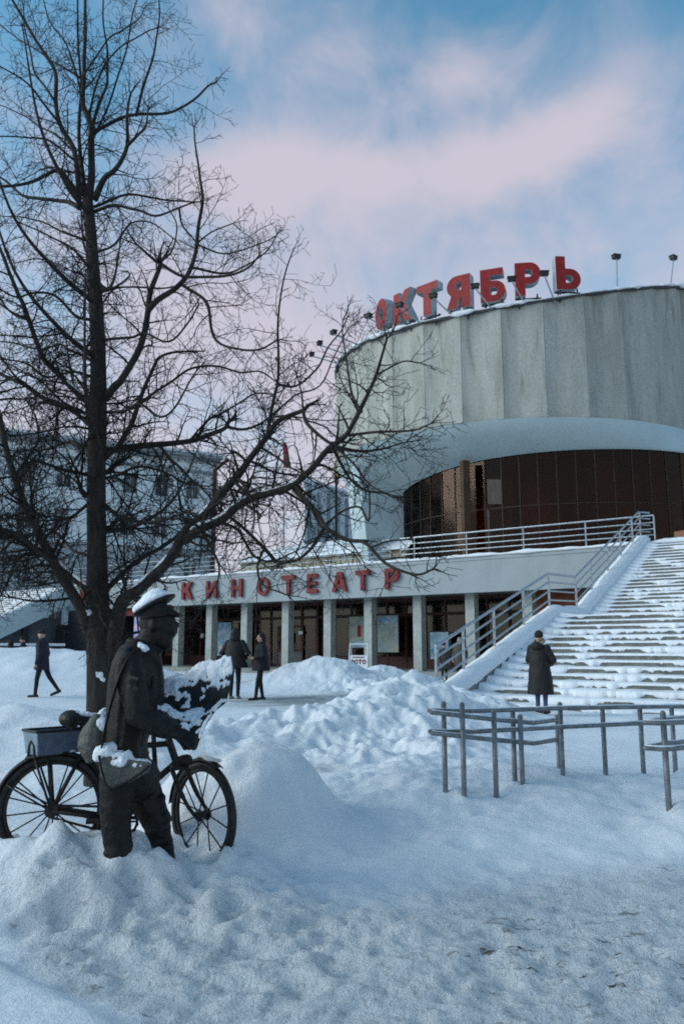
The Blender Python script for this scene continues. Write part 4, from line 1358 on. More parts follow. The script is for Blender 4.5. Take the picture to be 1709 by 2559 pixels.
# folding photo board by the entrance
sb_ = fs(893, -2.4)
bp_ = fp(sb_, -2.4, 0.18)
ab = thing('folding_board', bp_, 'white folding board with red lettering behind the snow pile at the entrance', 'sign')
mb = MB()
th_ = RZ + 0.25
def ab_pt(x, y, z):
    return bp_ + Matrix.Rotation(th_, 3, 'Z') @ Vector((x, y, z))
pts = [ab_pt(-.46, 0, 0.0), ab_pt(-.46, .18, 1.42), ab_pt(-.34, .2, 1.52), ab_pt(.34, .2, 1.52), ab_pt(.46, .18, 1.42), ab_pt(.46, 0, 0)]
mb.tube(catmull(pts, 3), 0.03, 8)
mb.tube([ab_pt(-.46, .5, 0), ab_pt(-.4, .22, 1.45)], 0.025, 6); mb.tube([ab_pt(.46, .5, 0), ab_pt(.4, .22, 1.45)], 0.025, 6)
mb.build('frame', M['signwhite'], ab)
mb = MB(); q = [ab_pt(-.44, .01, .12), ab_pt(.44, .01, .12), ab_pt(.44, .04, .12), ab_pt(-.44, .04, .12), ab_pt(-.44, .13, 1.0), ab_pt(.44, .13, 1.0), ab_pt(.44, .16, 1.0), ab_pt(-.44, .16, 1.0)]
mb.hexa(q); mb.build('panel', M['signwhite'], ab)
for i, ch in enumerate('ФОТО'):
    me, w = letter_mesh(ch, 0.22, 0.012, 0.26, [M['redsmall'], M['redsmall']])
    put_letter(me, ab, ab_pt(-.30 + .2 * i, -0.005 + 0.075, 0.58), th_, -0.1)
mb = MB(); q = [ab_pt(-.3, .105, .88), ab_pt(.3, .105, .88), ab_pt(.3, .115, .88), ab_pt(-.3, .115, .88), ab_pt(-.3, .112, .93), ab_pt(.3, .112, .93), ab_pt(.3, .122, .93), ab_pt(-.3, .122, .93)]
mb.hexa(q); mb.build('red_line', M['redsmall'], ab)

# ------------------------------------------------------------------ statue
YS = 5.0
def S(px, py, d=0.0): return P(px, py, YS + d)


st = thing('statue', (S(320, 2170).x, YS, 0.05), 'dark bronze statue of a bearded man in a snow-topped peaked cap reading a newspaper', 'statue')
XA, YA = Vector((1, 0, 0)), Vector((0, 1, 0))
PXM = YS / F          # metres per pixel at the statue


def ringtube(mb, rings, n=20):
    """rings: (px, py, depth, half width px, half depth m)"""
    mb.tube([S(a, b, d) for a, b, d, w, e in rings], [(w * PXM, e) for a, b, d, w, e in rings], n, ref=(1, 0, 0))


body = MB()
# head with beard, nose, brow, ear
hr = Matrix.Rotation(R(-8), 3, 'Y')
body.ellipsoid(S(391, 1556), (0.105, 0.080, 0.125), hr, 20, 14)
body.ellipsoid(S(405, 1588), (0.070, 0.068, 0.075), hr, 16, 10)          # beard
body.ellipsoid(S(414, 1604), (0.045, 0.052, 0.055), hr, 14, 8)
body.ellipsoid(S(428, 1572), (0.038, 0.060, 0.050), hr, 14, 8)           # moustache, cheeks
body.tube([S(428, 1548), S(440, 1562)], [0.016, 0.022], 10, dome=True)   # nose
body.ellipsoid(S(430, 1544), (0.022, 0.058, 0.014), hr, 12, 6)           # brow
for sd_ in (-1, 1):
    body.ellipsoid(S(385, 1561, sd_ * 0.082), (0.026, 0.016, 0.038), hr, 10, 8)
    body.ellipsoid(S(431, 1552, sd_ * 0.034), (0.014, 0.018, 0.012), hr, 8, 6)
    body.ellipsoid(S(422, 1572, sd_ * 0.045), (0.03, 0.022, 0.03), hr, 8, 6)
body.tube([S(352, 1628), S(372, 1600), S(385, 1575)], [0.085, 0.075, 0.07], 14, dome=True)
# trunk inside the coat, hips and legs
ringtube(body, [(348, 1612, 0, 30, 0.10), (346, 1650, 0, 48, 0.19), (334, 1760, 0, 50, 0.17), (314, 1850, 0, 44, 0.17), (318, 1900, 0, 52, 0.17), (318, 1950, 0, 62, 0.18)])
body.ellipsoid(S(322, 1938, 0), (0.165, 0.19, 0.125), None, 20, 12)
body.ellipsoid(S(352, 1945, 0.02), (0.115, 0.16, 0.12), None, 16, 10)
leg_n = [(300, 1940), (292, 1990), (289, 2045), (296, 2105), (306, 2160), (312, 2215)]
body.tube([S(a, b, -0.11) for a, b in leg_n], [0.118, 0.100, 0.088, 0.080, 0.082, 0.085], 16, dome=True)
leg_f = [(345, 1945), (366, 1995), (386, 2040), (401, 2090), (413, 2140), (424, 2200)]
body.tube([S(a, b, 0.12) for a, b in leg_f], [0.122, 0.105, 0.088, 0.070, 0.060, 0.065], 16, dome=True)
for a, b, r in ((418, 2038, .035), (424, 2048, .03), (419, 2066, .03), (422, 2085, .028), (427, 2100, .03), (424, 2118, .026), (409, 2012, .03), (404, 1995, .04)):
    body.ellipsoid(S(a - 6, b, 0.10), (r, 0.05, r * 0.8), None, 10, 8)
for a, b, r in ((330, 2140, .03), (333, 2155, .035), (282, 2130, .03), (318, 2000, .05)):
    body.ellipsoid(S(a - 8, b, -0.12), (r, 0.06, r * 0.8), None, 10, 8)
body.tube([S(305, 2222, -0.11), S(345, 2228, -0.12)], [0.07, 0.055], 12, dome=True)
body.tube([S(420, 2205, 0.12), S(458, 2212, 0.12)], [0.065, 0.05], 12, dome=True)
# arms under the sleeves, hands with separate fingers
arm_n = [(322, 1652, -0.19), (336, 1728, -0.25), (348, 1790, -0.27), (388, 1808, -0.26), (424, 1826, -0.24)]
arm_f = [(362, 1652, 0.19), (378, 1720, 0.26), (392, 1768, 0.29), (412, 1760, 0.31), (438, 1748, 0.33)]
body.tube([S(*q) for q in arm_n], [0.065, 0.06, 0.055, 0.048, 0.036], 12, dome=True)
body.tube([S(*q) for q in arm_f], [0.065, 0.06, 0.055, 0.048, 0.036], 12, dome=True)


def statue_hand(palm0, palm1, fdir, thumb, spread):
    body.tube([palm0, palm1], [0.036, 0.042], 12, ell=0.7, dome=True)
    for i, ln in enumerate((0.075, 0.085, 0.08, 0.062)):
        o = spread * (i - 1.5) * 0.021
        a = palm1 + o
        b = a + fdir * ln * 0.55 + Vector((0, 0, -0.008))
        c = b + fdir * ln * 0.40 + Vector((0, 0, -0.022))
        body.tube([a, b, c], [0.0125, 0.011, 0.0095], 8, dome=True)
    body.tube([palm0.lerp(palm1, 0.3), palm0.lerp(palm1, 0.55) + thumb * 0.045, palm1 + thumb * 0.055], [0.014, 0.013, 0.011], 8, dome=True)


statue_hand(S(424, 1826, -0.24), S(448, 1839, -0.235), Vector((0.80, 0.1, -0.55)).normalized(), Vector((0.1, 0.25, 0.95)), Vector((-0.3, -0.75, -0.4)))
statue_hand(S(438, 1748, 0.33), S(458, 1738, 0.335), Vector((0.85, -0.3, 0.3)).normalized(), Vector((0.2, -0.3, 0.9)), Vector((0, 0.9, -0.3)))
ob = remesh(body.build('body', M['bronze'], st), 0.0085, 2, lambda c: 0.006 * mnoise.fractal(c * 14, 0.9, 2, 3))
# coat: skirts, collar, sleeves
coat = MB()
ringtube(coat, [(349, 1598, 0, 22, 0.075), (348, 1612, 0, 36, 0.13), (347, 1630, 0, 48, 0.20), (345, 1655, 0, 58, 0.235), (342, 1700, 0, 66, 0.225), (339, 1750, 0, 68, 0.215), (328, 1800, 0, 58, 0.21),
                (317, 1845, 0, 48, 0.21), (316, 1880, 0, 50, 0.215), (319, 1900, 0, 52, 0.22)], 28)
coat.tube([S(*q) for q in arm_n[:-1]] + [S(418, 1822, -0.24)], [0.088, 0.082, 0.078, 0.068, 0.056], 14, dome=True)
coat.tube([S(*q) for q in arm_f[:-1]] + [S(432, 1750, 0.325)], [0.085, 0.08, 0.076, 0.066, 0.056], 14, dome=True)
for k in range(10):   # turned-up collar
    a0 = 2 * math.pi * k / 10
    a1 = 2 * math.pi * (k + 1) / 10
    p0 = S(362, 1612) + Vector((0.088 * math.cos(a0), 0.082 * math.sin(a0), 0.02 * -math.cos(a0)))
    p1 = S(362, 1612) + Vector((0.088 * math.cos(a1), 0.082 * math.sin(a1), 0.02 * -math.cos(a1)))
    coat.tube([p0, p1], [0.028, 0.028], 8, dome=True)
coat.tube([S(352, 1612, -0.10), S(372, 1632, -0.13), S(398, 1660, -0.08), S(402, 1740, -0.03)], [0.02, 0.026, 0.022, 0.014], 8, dome=True)   # lapel edge
for (a, b, c_, d_) in ((300, 1690, 296, 1840), (316, 1720, 306, 1880), (365, 1700, 352, 1860), (384, 1690, 372, 1800)):   # long folds
    coat.tube([S(a, b, -0.19), S((a + c_) / 2 + 4, (b + d_) / 2, -0.205), S(c_, d_, -0.2)], [0.012, 0.022, 0.016], 8, dome=True)
for q in range(4):
    coat.tube([S(326 - 3 * q, 1690 + 24 * q, -0.30), S(352 - 2 * q, 1700 + 24 * q, -0.325)], [0.014, 0.014], 8, dome=True)   # sleeve creases
oc = remesh(coat.build('coat', M['bronze'], st), 0.0095, 2, lambda c: 0.010 * mnoise.fractal(Vector((c.x * 11, c.y * 11, c.z * 3.5)), 0.9, 2.1, 4))
# peaked cap: band, wide tilted crown, visor, drift of snow
ang = R(-28.0)
CM = Matrix.Rotation(ang, 3, 'Y')
cc = S(386, 1513)
cap = MB()
cap.ellipsoid(cc, (0.148, 0.130, 0.026), CM, 28, 10)
cap.tube([S(392, 1545), S(389, 1517)], [(0.104, 0.09), (0.106, 0.095)], 20, ref=(1, 0, 0))
cap.tube([S(424, 1530), S(452, 1540)], [(0.030, 0.075), (0.012, 0.05)], 14, ref=(0, 0, 1), dome=False)
capo = remesh(cap.build('cap', M['bronze'], st), 0.007, 2)


def snow_blob(name, parts, parent, voxel=0.012, amp=0.012, fr=16):
    mb = MB()
    for c, r, rot in parts: mb.ellipsoid(c, r, rot, 16, 10)
    return remesh(mb.build(name, M['snow'], parent), voxel, 2, lambda c: amp * mnoise.fractal(c * fr, 0.9, 2, 3))


snow_blob('snow', [(S(378, 1507), (0.125, 0.110, 0.050), CM), (S(386, 1498), (0.085, 0.085, 0.062), CM)], capo, 0.010, 0.006)
snow_blob('shoulder_snow', [(S(355, 1618, -0.12), (0.035, 0.03, 0.022), None), (S(362, 1624, -0.13), (0.03, 0.025, 0.02), None), (S(352, 1613, -0.11), (0.02, 0.02, 0.02), None)], oc, 0.006, 0.006, 30)
# newspaper: far page raised, middle fold, near page drooping
far = [(404, 1716, .30), (450, 1690, .33), (500, 1668, .36), (545, 1656, .38), (576, 1652, .38)]
f2 = [(396, 1742, .16), (446, 1732, .18), (500, 1716, .20), (548, 1702, .22), (579, 1690, .22)]
mid = [(388, 1766, .02), (440, 1778, .03), (495, 1776, .04), (540, 1762, .05), (566, 1746, .05)]
n2 = [(398, 1776, -.12), (444, 1800, -.11), (490, 1804, -.10), (522, 1788, -.09), (542, 1770, -.08)]
n3 = [(420, 1800, -.22), (452, 1826, -.21), (482, 1832, -.20), (504, 1818, -.19), (520, 1800, -.18)]
near = [(440, 1836, -.27), (462, 1856, -.27), (484, 1872, -.26), (492, 1862, -.26), (499, 1838, -.25)]
ctrl = [far, f2, mid, n2, n3, near]
cols = [catmull([S(*row[j]) for row in ctrl], 18) for j in range(5)]
rows = []
for i in range(len(cols[0])):
    rr = catmull([cols[j][i] for j in range(5)], 24)
    rows.append([p + Vector((0, 0, 0.010 * mnoise.fractal(p * 9, 0.9, 2, 3))) for p in rr])
mb = MB(); mb.grid(rows)
news = mb.build('newspaper', M['bronze'], st, smooth=True)
sm = news.modifiers.new('thick', 'SOLIDIFY'); sm.thickness = 0.012; sm.offset = 0


def sheet_snow(rows, keep, hgt, parent, seed):
    """ragged snow lying on a sheet"""
    nr, nc = len(rows), len(rows[0])
    dens = [[keep(i / (nr - 1), j / (nc - 1)) + 0.65 * mnoise.fractal(rows[i][j] * 13 + Vector((seed, 0, 0)), 0.8, 2, 4) for j in range(nc)] for i in range(nr)]
    vid = {}
    vs, fs_ = [], []
    def top(i, j):
        h = min(max(dens[i][j], 0.0), 0.6) * hgt
        return rows[i][j] + Vector((0, 0, 0.009 + h))
    for i in range(nr - 1):
        for j in range(nc - 1):
            q = [(i, j), (i, j + 1), (i + 1, j + 1), (i + 1, j)]
            if sum(dens[a][b] > 0 for a, b in q) >= 3:
                ids = []
                for a, b in q:
                    if (a, b) not in vid:
                        vid[(a, b)] = len(vs); vs.append(top(a, b))
                    ids.append(vid[(a, b)])
                fs_.append(tuple(ids))
    mb = MB(); mb.add(vs, fs_)
    o = mb.build('snow', M['snow'], parent, smooth=True)
    m = o.modifiers.new('t', 'SOLIDIFY'); m.thickness = 0.014; m.offset = 1 if fs_ else 0
    return o


sheet_snow(rows, lambda u, v: 0.66 - abs(u - 0.08) * 4.4 if u < 0.34 else (0.30 - abs(u - 0.50) * 3.4 if u < 0.62 else -0.02 - abs(u - 0.80) * 1.5 + 0.35 * (v - 0.55)), 0.05, news, 3)
# satchel at the hip with a flap, strap and snow; second pouch behind
sat = MB()
fl_pts = [(243, 1884), (300, 1893), (378, 1908), (372, 1930), (330, 1950), (270, 1972), (252, 1930)]
k = len(fl_pts)
fr_ = [S(a, b, -0.30) for a, b in fl_pts]; bk = [S(a, b, -0.19) for a, b in fl_pts]
sat.add(fr_ + bk, [tuple(range(k)), tuple(reversed(range(k, 2 * k)))] + [(i, i + k, (i + 1) % k + k, (i + 1) % k) for i in range(k)])
satchel = sat.build('satchel', M['leather'], st)
satchel = remesh(satchel, 0.009, 4, lambda c: 0.008 * mnoise.fractal(c * 10, 0.9, 2, 3))
mb = MB(); mb.tube(catmull([S(248, 1888, -0.31), S(256, 1930, -0.325), S(272, 1968, -0.32), S(300, 1962, -0.325), S(340, 1940, -0.325), S(374, 1915, -0.315)], 5), 0.007, 6)
mb.build('piping', M['bronze'], satchel, smooth=True)
mb = MB(); mb.tube(catmull([S(252, 1890, -0.26), S(268, 1800, -0.29), S(300, 1690, -0.29), S(335, 1628, -0.22), S(365, 1640, 0.0)], 6), (0.022), 8, ell=0.3)
mb.build('strap', M['bronze'], satchel, smooth=True)
snow_blob('snow', [(S(262, 1886, -0.25), (0.07, 0.06, 0.045), None), (S(300, 1897, -0.25), (0.09, 0.06, 0.045), None), (S(345, 1908, -0.25), (0.08, 0.055, 0.032), None),
                   (S(272, 1874, -0.25), (0.05, 0.05, 0.04), None)], satchel, 0.009, 0.016, 22)
po = MB()
po.tube([S(258, 1790, -0.02), S(246, 1830, -0.04), S(232, 1866, -0.05), S(240, 1900, -0.05)], [(0.05, 0.10), (0.085, 0.13), (0.088, 0.13), (0.05, 0.1)], 16, ref=(1, 0, 0), dome=False)
pouch = remesh(po.build('pouch', M['leather'], st), 0.009, 4, lambda c: 0.010 * mnoise.fractal(c * 10, 0.9, 2, 3))
snow_blob('snow', [(S(257, 1795, -0.05), (0.05, 0.07, 0.05), None), (S(256, 1812, -0.10), (0.045, 0.05, 0.05), None), (S(262, 1785, -0.05), (0.035, 0.04, 0.04), None)], pouch, 0.009, 0.010, 22)

# ------------------------------------------------------------------ bicycle
YB = 5.22
hubR, hubF = P(132, 2022, YB), P(507, 2036, YB + 0.22)
WR = 0.335
hb_dir = Vector((math.cos(R(13)), math.sin(R(13)), 0))       # heading of the frame
side = Vector((-hb_dir.y, hb_dir.x, 0))
st_dir = Vector((math.cos(R(-44)), math.sin(R(-44)), 0))     # steered front wheel
bike = thing('bicycle', (hubR.x + 0.5, YB, 0.05), 'dark bronze bicycle half sunk in snow behind the statue', 'bicycle')
UPV = Vector((0, 0, 1))


def wheel(hub, d, nsp, rot0, name='wheel'):
    ax = Vector((-d.y, d.x, 0))
    N = 56
    ty = MB(); rm = MB()
    pts = [hub + d * (WR * math.cos(2 * math.pi * i / N)) + UPV * (WR * math.sin(2 * math.pi * i / N)) for i in range(N)]
    for mb_, rad, r_ in ((ty, WR - 0.024, 0.026), (rm, WR - 0.055, 0.014)):
        rows = []
        for i in range(N):
            a = 2 * math.pi * i / N
            e = d * math.cos(a) + UPV * math.sin(a)
            rows.append([hub + e * rad + e * (r_ * math.cos(2 * math.pi * j / 10)) + ax * (r_ * math.sin(2 * math.pi * j / 10)) for j in range(10)])
        rows.append(rows[0])
        mb_.grid(rows, closed=True)
    w = ty.build(name, M['bike'], bike, smooth=True)
    rm.build('rim', M['bike'], w, smooth=True)
    hb_ = MB(); hb_.tube([hub - ax * 0.055, hub + ax * 0.055], 0.022, 12); hb_.tube([hub - ax * 0.035, hub - ax * 0.03], 0.04, 14); hb_.tube([hub + ax * 0.03, hub + ax * 0.035], 0.04, 14)
    hb_.build('hub', M['bike'], w, smooth=True)
    for i in range(nsp):
        a = rot0 + 2 * math.pi * i / nsp
        e = d * math.cos(a) + UPV * math.sin(a)
        mb_ = MB(); sg = 1 if i % 2 else -1
        mb_.tube([hub + e * 0.03 + ax * 0.03 * sg, hub + e * (WR - 0.05)], 0.0048, 6)
        mb_.build('spoke', M['bike'], w, smooth=True)
    return w


wheel(hubR, hb_dir, 16, 0.1)
wheel(hubF, st_dir, 12, 0.35)


def fender(hub, d, a0, a1, name):
    ax = Vector((-d.y, d.x, 0))
    rows = []
    for i in range(31):
        a = a0 + (a1 - a0) * i / 30
        e = d * math.cos(a) + UPV * math.sin(a)
        rows.append([hub + e * (WR + 0.004 + 0.018 * math.cos(t)) + ax * (0.034 * math.sin(t)) for t in (-1.5, -.9, -.3, .3, .9, 1.5)])
    mb_ = MB(); mb_.grid(rows)
    o = mb_.build(name, M['bike'], bike, smooth=True)
    m = o.modifiers.new('t', 'SOLIDIFY'); m.thickness = 0.006
    return o


fr1 = fender(hubR, hb_dir, R(20), R(182), 'rear_mudguard')
fr2 = fender(hubF, st_dir, R(62), R(175), 'front_mudguard')
# frame: seat cluster, head tube, bottom bracket
def along(px, py): # point in the plane of the frame
    # intersect bearing with the frame's vertical plane
    o_ = Vector((0, 0, EYE)); dvec = P(px, py, 1.0) - o_
    n_ = side
    t_ = n_.dot(hubR - o_) / n_.dot(dvec)
    return o_ + dvec * t_


seat = along(212, 1872); saddle_p = along(200, 1806); head_t = along(425, 1858); head_b = along(441, 1905)
bb = along(312, 2048)
mb = MB()
mb.tube([seat, along(300, 1868), head_t], 0.019, 10)                     # top tube
mb.tube([head_b, along(395, 1945), bb], 0.021, 10)                       # down tube
mb.tube([along(206, 1840), seat, bb], 0.020, 10)                         # seat tube
mb.tube([along(421, 1846), head_t, head_b, along(446, 1918)], 0.025, 10)
for s_ in (-1, 1):
    mb.tube([seat + side * 0.02 * s_, hubR + side * 0.062 * s_], 0.013, 8)
    mb.tube([bb + side * 0.03 * s_, hubR + side * 0.062 * s_], 0.014, 8)
mb.tube([bb - side * 0.05, bb + side * 0.05], 0.028, 12)
frm = mb.build('frame', M['bike'], bike, smooth=True)
mb = MB(); mb.tube([along(383, 1800), along(385, 1860), along(389, 1925)], 0.016, 8); mb.build('pump_rod', M['bike'], bike, smooth=True)
mb = MB()
cr = bb - side * 0.075
N = 28
rows = []
for i in range(N + 1):
    a = 2 * math.pi * i / N
    e = hb_dir * math.cos(a) + UPV * math.sin(a)
    rr_ = 0.092 if i % 2 else 0.086
    rows.append([cr + e * 0.070, cr + e * rr_, cr + e * rr_ + side * 0.006, cr + e * 0.070 + side * 0.006])
mb.grid(rows, closed=True)
mb.tube([cr - hb_dir * 0.17 + UPV * 0.02, cr + hb_dir * 0.0], 0.011, 8); mb.box(cr - hb_dir * 0.18 + UPV * 0.02 - side * 0.03, (0.09, 0.07, 0.022), R(13))
mb.tube([cr, cr + side * 0.15, cr + side * 0.15 + hb_dir * 0.17 - UPV * 0.02], 0.011, 8)
for i in range(5):
    a = 2 * math.pi * i / 5
    mb.tube([cr, cr + (hb_dir * math.cos(a) + UPV * math.sin(a)) * 0.075], 0.006, 6)
mb.build('crankset', M['bike'], bike, smooth=False)
mb = MB()   # chain runs
mb.tube([cr + UPV * 0.088, hubR - side * 0.07 + UPV * 0.035], 0.008, 6); mb.tube([cr - UPV * 0.088, hubR - side * 0.07 - UPV * 0.035], 0.008, 6)
mb.tube([hubR - side * 0.073, hubR - side * 0.062], 0.04, 14)
mb.build('chain', M['bike'], bike)
axf = Vector((-st_dir.y, st_dir.x, 0))
mb = MB()
crown = P(452, 1915, hubF.y - 0.12)
crown = along(447, 1917)
for s_ in (-1, 1):
    a = crown + axf * 0.055 * s_
    mb.tube(catmull([a, a.lerp(hubF + axf * 0.06 * s_, 0.45) - st_dir * 0.03, a.lerp(hubF + axf * 0.06 * s_, 0.8) - st_dir * 0.03, hubF + axf * 0.06 * s_], 5), [0.016] * 8 + [0.013] * 8, 8)
mb.tube([crown - axf * 0.06, crown + axf * 0.06], 0.02, 10)
mb.build('fork', M['bike'], bike, smooth=True)
mb = MB()
stem = along(418, 1826)
mb.tube([along(423, 1852), stem], 0.014, 8)
hbv = axf
mb.tube(catmull([stem - hbv * 0.30 - st_dir * 0.18 - UPV * 0.01, stem - hbv * 0.29 - st_dir * 0.06, stem - hbv * 0.16 + st_dir * 0.03, stem, stem + hbv * 0.16 + st_dir * 0.03, stem + hbv * 0.29 - st_dir * 0.06, stem + hbv * 0.30 - st_dir * 0.18], 5), 0.012, 8)
hbar = mb.build('handlebar', M['bike'], bike, smooth=True)
mb = MB(); mb.tube([along(452, 1900), along(468, 1898)], [0.03, 0.035], 12, dome=True); mb.build('headlamp', M['bike'], bike, smooth=True)
# saddle: broad rear, narrow nose, coil springs
sd_m = MB()
sd_m.ellipsoid(along(178, 1796), (0.075, 0.105, 0.055), Matrix.Rotation(R(13), 3, 'Z'), 16, 10)
sd_m.tube([along(180, 1797), along(215, 1796), along(242, 1800)], [(0.085, 0.038), (0.042, 0.028), (0.024, 0.022)], 14, ref=side, dome=False)
sad = remesh(sd_m.build('saddle', M['bike'], bike), 0.008, 3)
mb = MB()
mb.tube([along(175, 1812), along(240, 1808)], 0.008, 6); mb.tube([along(178, 1806) - side * .05, along(185, 1822) - side * .05], 0.022, 10); mb.tube([along(178, 1806) + side * .05, along(185, 1822) + side * .05], 0.022, 10)
mb.tube([along(205, 1800), along(208, 1845)], 0.015, 8)
mb.build('spring', M['bike'], sad)
snow_blob('snow', [(along(205, 1784), (0.06, 0.04, 0.018), None), (along(190, 1781), (0.045, 0.05, 0.014), None), (along(228, 1786), (0.05, 0.03, 0.014), None)], sad, 0.007, 0.008, 25)
mb = MB()   # luggage rack
for s_ in (-0.055, 0, 0.055):
    mb.tube([along(68, 1893) + side * s_, along(120, 1884) + side * s_, along(172, 1879) + side * s_], 0.009, 8)
for px_ in (70, 105, 140, 170):
    mb.tube([along(px_, 1892 - (px_ - 68) * 0.13) - side * 0.06, along(px_, 1892 - (px_ - 68) * 0.13) + side * 0.06], 0.008, 8)
mb.tube([along(70, 1893), along(100, 1890)], [0.02, 0.016], 8)
for s_ in (-0.07, 0.07):
    mb.tube([along(90, 1890) + side * s_ * 0.8, hubR + side * s_], 0.008, 6)
    mb.tube([along(124, 1884) + side * s_ * 0.8, hubR + side * s_], 0.008, 6)
    mb.tube([along(20, 1960) + side * s_ * .5, hubR + side * s_], 0.006, 6)
rk = mb.build('luggage_rack', M['bike'], bike, smooth=True)
snow_blob('snow', [(along(125, 1880), (0.10, 0.05, 0.012), None), (along(160, 1876), (0.08, 0.04, 0.012), None)], rk, 0.007, 0.008, 25)
snow_blob('snow', [(hubF + st_dir * (WR * 0.25) + UPV * (WR + 0.015), (0.10, 0.03, 0.013), Matrix.Rotation(R(-44), 3, 'Z')), (hubF + st_dir * (WR * 0.0) + UPV * (WR + 0.028), (0.08, 0.03, 0.012), Matrix.Rotation(R(-44), 3, 'Z'))], fr2, 0.007, 0.006, 25)
# tapered crate on the rack
bc = along(132, 1886)
cdir = Vector((math.cos(R(44)), math.sin(R(44)), 0)); cside = Vector((-cdir.y, cdir.x, 0))
crate = thing('crate', bc, 'small blue-grey open crate on the bicycle luggage rack', 'crate')
def cbx(x, y, z, flare=0.0): # rack axes
    return bc + cdir * x + cside * y + UPV * z
L_, W_, H_ = 0.125, 0.085, 0.150
def ctrap(mb, x0, x1, y0, y1, z0, z1, fl=0.02):
    f0, f1 = z0 / H_ * fl, z1 / H_ * fl
    sx = lambda v, f: v + (f if v > 0 else -f)
    mb.hexa([cbx(sx(x0, f0), sx(y0, f0), z0), cbx(sx(x1, f0), sx(y0, f0), z0), cbx(sx(x1, f0), sx(y1, f0), z0), cbx(sx(x0, f0), sx(y1, f0), z0),
             cbx(sx(x0, f1), sx(y0, f1), z1), cbx(sx(x1, f1), sx(y0, f1), z1), cbx(sx(x1, f1), sx(y1, f1), z1), cbx(sx(x0, f1), sx(y1, f1), z1)])
z_ = 0.012
for nm, a in (('side_panel', (-L_, L_, -W_, -W_ + 0.008, z_, H_)), ('side_panel', (-L_, L_, W_ - 0.008, W_, z_, H_))):
    mb = MB(); ctrap(mb, *a); mb.build(nm, M['box'], crate)
for nm, a in (('end_panel', (-L_ - 0.008, -L_ - 0.001, -W_, W_, z_, H_)), ('end_panel', (L_ + 0.001, L_ + 0.008, -W_, W_, z_, H_))):
    mb = MB(); ctrap(mb, *a); mb.build(nm, M['boxend'], crate)
mb = MB(); ctrap(mb, -L_, L_, -W_ + .009, W_ - .009, z_, z_ + 0.06); mb.build('contents_snow', M['snow'], crate)
mb = MB()
zr_ = H_ + 0.004
cr4 = [cbx(-L_ - .03, -W_ - .022, zr_), cbx(L_ + .03, -W_ - .022, zr_), cbx(L_ + .03, W_ + .022, zr_), cbx(-L_ - .03, W_ + .022, zr_)]
for i in range(4): mb.tube([cr4[i], cr4[(i + 1) % 4]], 0.008, 8)
mb.build('rim', M['bike'], crate)
mb = MB()
mb.tube([cbx(-L_ - .018, -0.06, 0.0), cbx(-L_ - .02, -0.05, 0.07), cbx(-L_ - .022, -0.01, 0.095), cbx(-L_ - .02, 0.02, 0.06), cbx(-L_ - .018, 0.03, 0.0)], 0.007, 6)
mb.build('handle', M['bike'], crate)

# ------------------------------------------------------------------ steel barriers
def barrier(name, label, rails, posts, m):
    t = thing(name, Vector((posts[0][0].x, posts[0][0].y, 0)), label, 'barrier', 'steel tube barriers in front of the stairs')
    for pts in rails:
        mb = MB(); mb.tube(pts, 0.0205, 12, dome=True); r_ = mb.build('rail', m, t, smooth=True)
        if random.random() < 1.0:
            sm_ = MB()
            up = [p + Vector((0, 0, 0.016)) for p in pts]
            rows = []
            dense = []
            for a, b in zip(up[:-1], up[1:]):
                k_ = max(2, int((b - a).length / 0.05)); dense += [a.lerp(b, i / k_) for i in range(k_)]
            dense.append(up[-1])
            sm_.tube(dense, [(max(0.004, 0.009 + 0.009 * mnoise.noise(p * 6)), max(0.003, 0.009 + 0.008 * mnoise.noise(p * 5))) for p in dense], 8, ref=(0, 1, 0.01))
            sm_.build('snow', M['snow'], r_, smooth=True)
    for a, b in posts:
        mb = MB(); mb.tube([a, b], 0.0235, 12); mb.ellipsoid(b, (0.0235, 0.0235, 0.02), None, 12, 6)
        mb.build('post', m, t, smooth=True)
    return t


def post(px, ytop, Y, dz=0.0):
    t = P(px, ytop, Y)
    return (Vector((t.x, t.y, -0.15)), t)


rA1 = [P(1072, 1776, 7.35), P(1180, 1777, 7.5), P(1400, 1770, 7.8), P(1704, 1765, 8.3)]
rA2 = [P(1074, 1828, 7.33), P(1180, 1829, 7.48), P(1400, 1817, 7.78), P(1704, 1803, 8.28)]
rA1 = [P(1704, 1830, 8.3)] + rA1[::-1]
rA1 = rA1[1:]
barrier('steel_barrier', 'long steel tube barrier with two rails facing the stairs', [rA1, rA2],
        [post(1108, 1758, 7.42), post(1280, 1772, 7.70), post(1398, 1759, 7.86), post(1504, 1772, 8.03), post(1597, 1765, 8.2), post(1676, 1764, 8.32)], M['wornsteel'])
zB1, zB2 = P(1072, 1776, 7.35).z, P(1074, 1828, 7.33).z
Bp = [P(1078, 1780, 7.28), P(1225, 1797, 7.4), P(1333, 1807, 7.9), P(1392, 1799, 8.3)]
Bq = [P(1080, 1832, 7.28), P(1225, 1848, 7.4), P(1333, 1858, 7.9), P(1392, 1849, 8.3)]
barrier('steel_barrier', 'lower bent steel barrier tucked behind the long barrier at its left end', [Bp, Bq],
        [post(1154, 1760, 7.32), post(1233, 1776, 7.42), post(1299, 1790, 7.62), post(1391, 1790, 8.3)], M['wornsteel'])
Rp = [P(1612, 1806, 6.55), P(1660, 1807, 6.5), P(1790, 1800, 6.9)]
Rq = [P(1612, 1869, 6.53), P(1660, 1872, 6.48), P(1790, 1862, 6.9)]
Rp2 = [P(1612, 1806, 6.57), P(1660, 1798, 6.9), P(1790, 1788, 7.5)]
Rq2 = [P(1612, 1869, 6.55), P(1660, 1858, 6.9), P(1790, 1846, 7.5)]
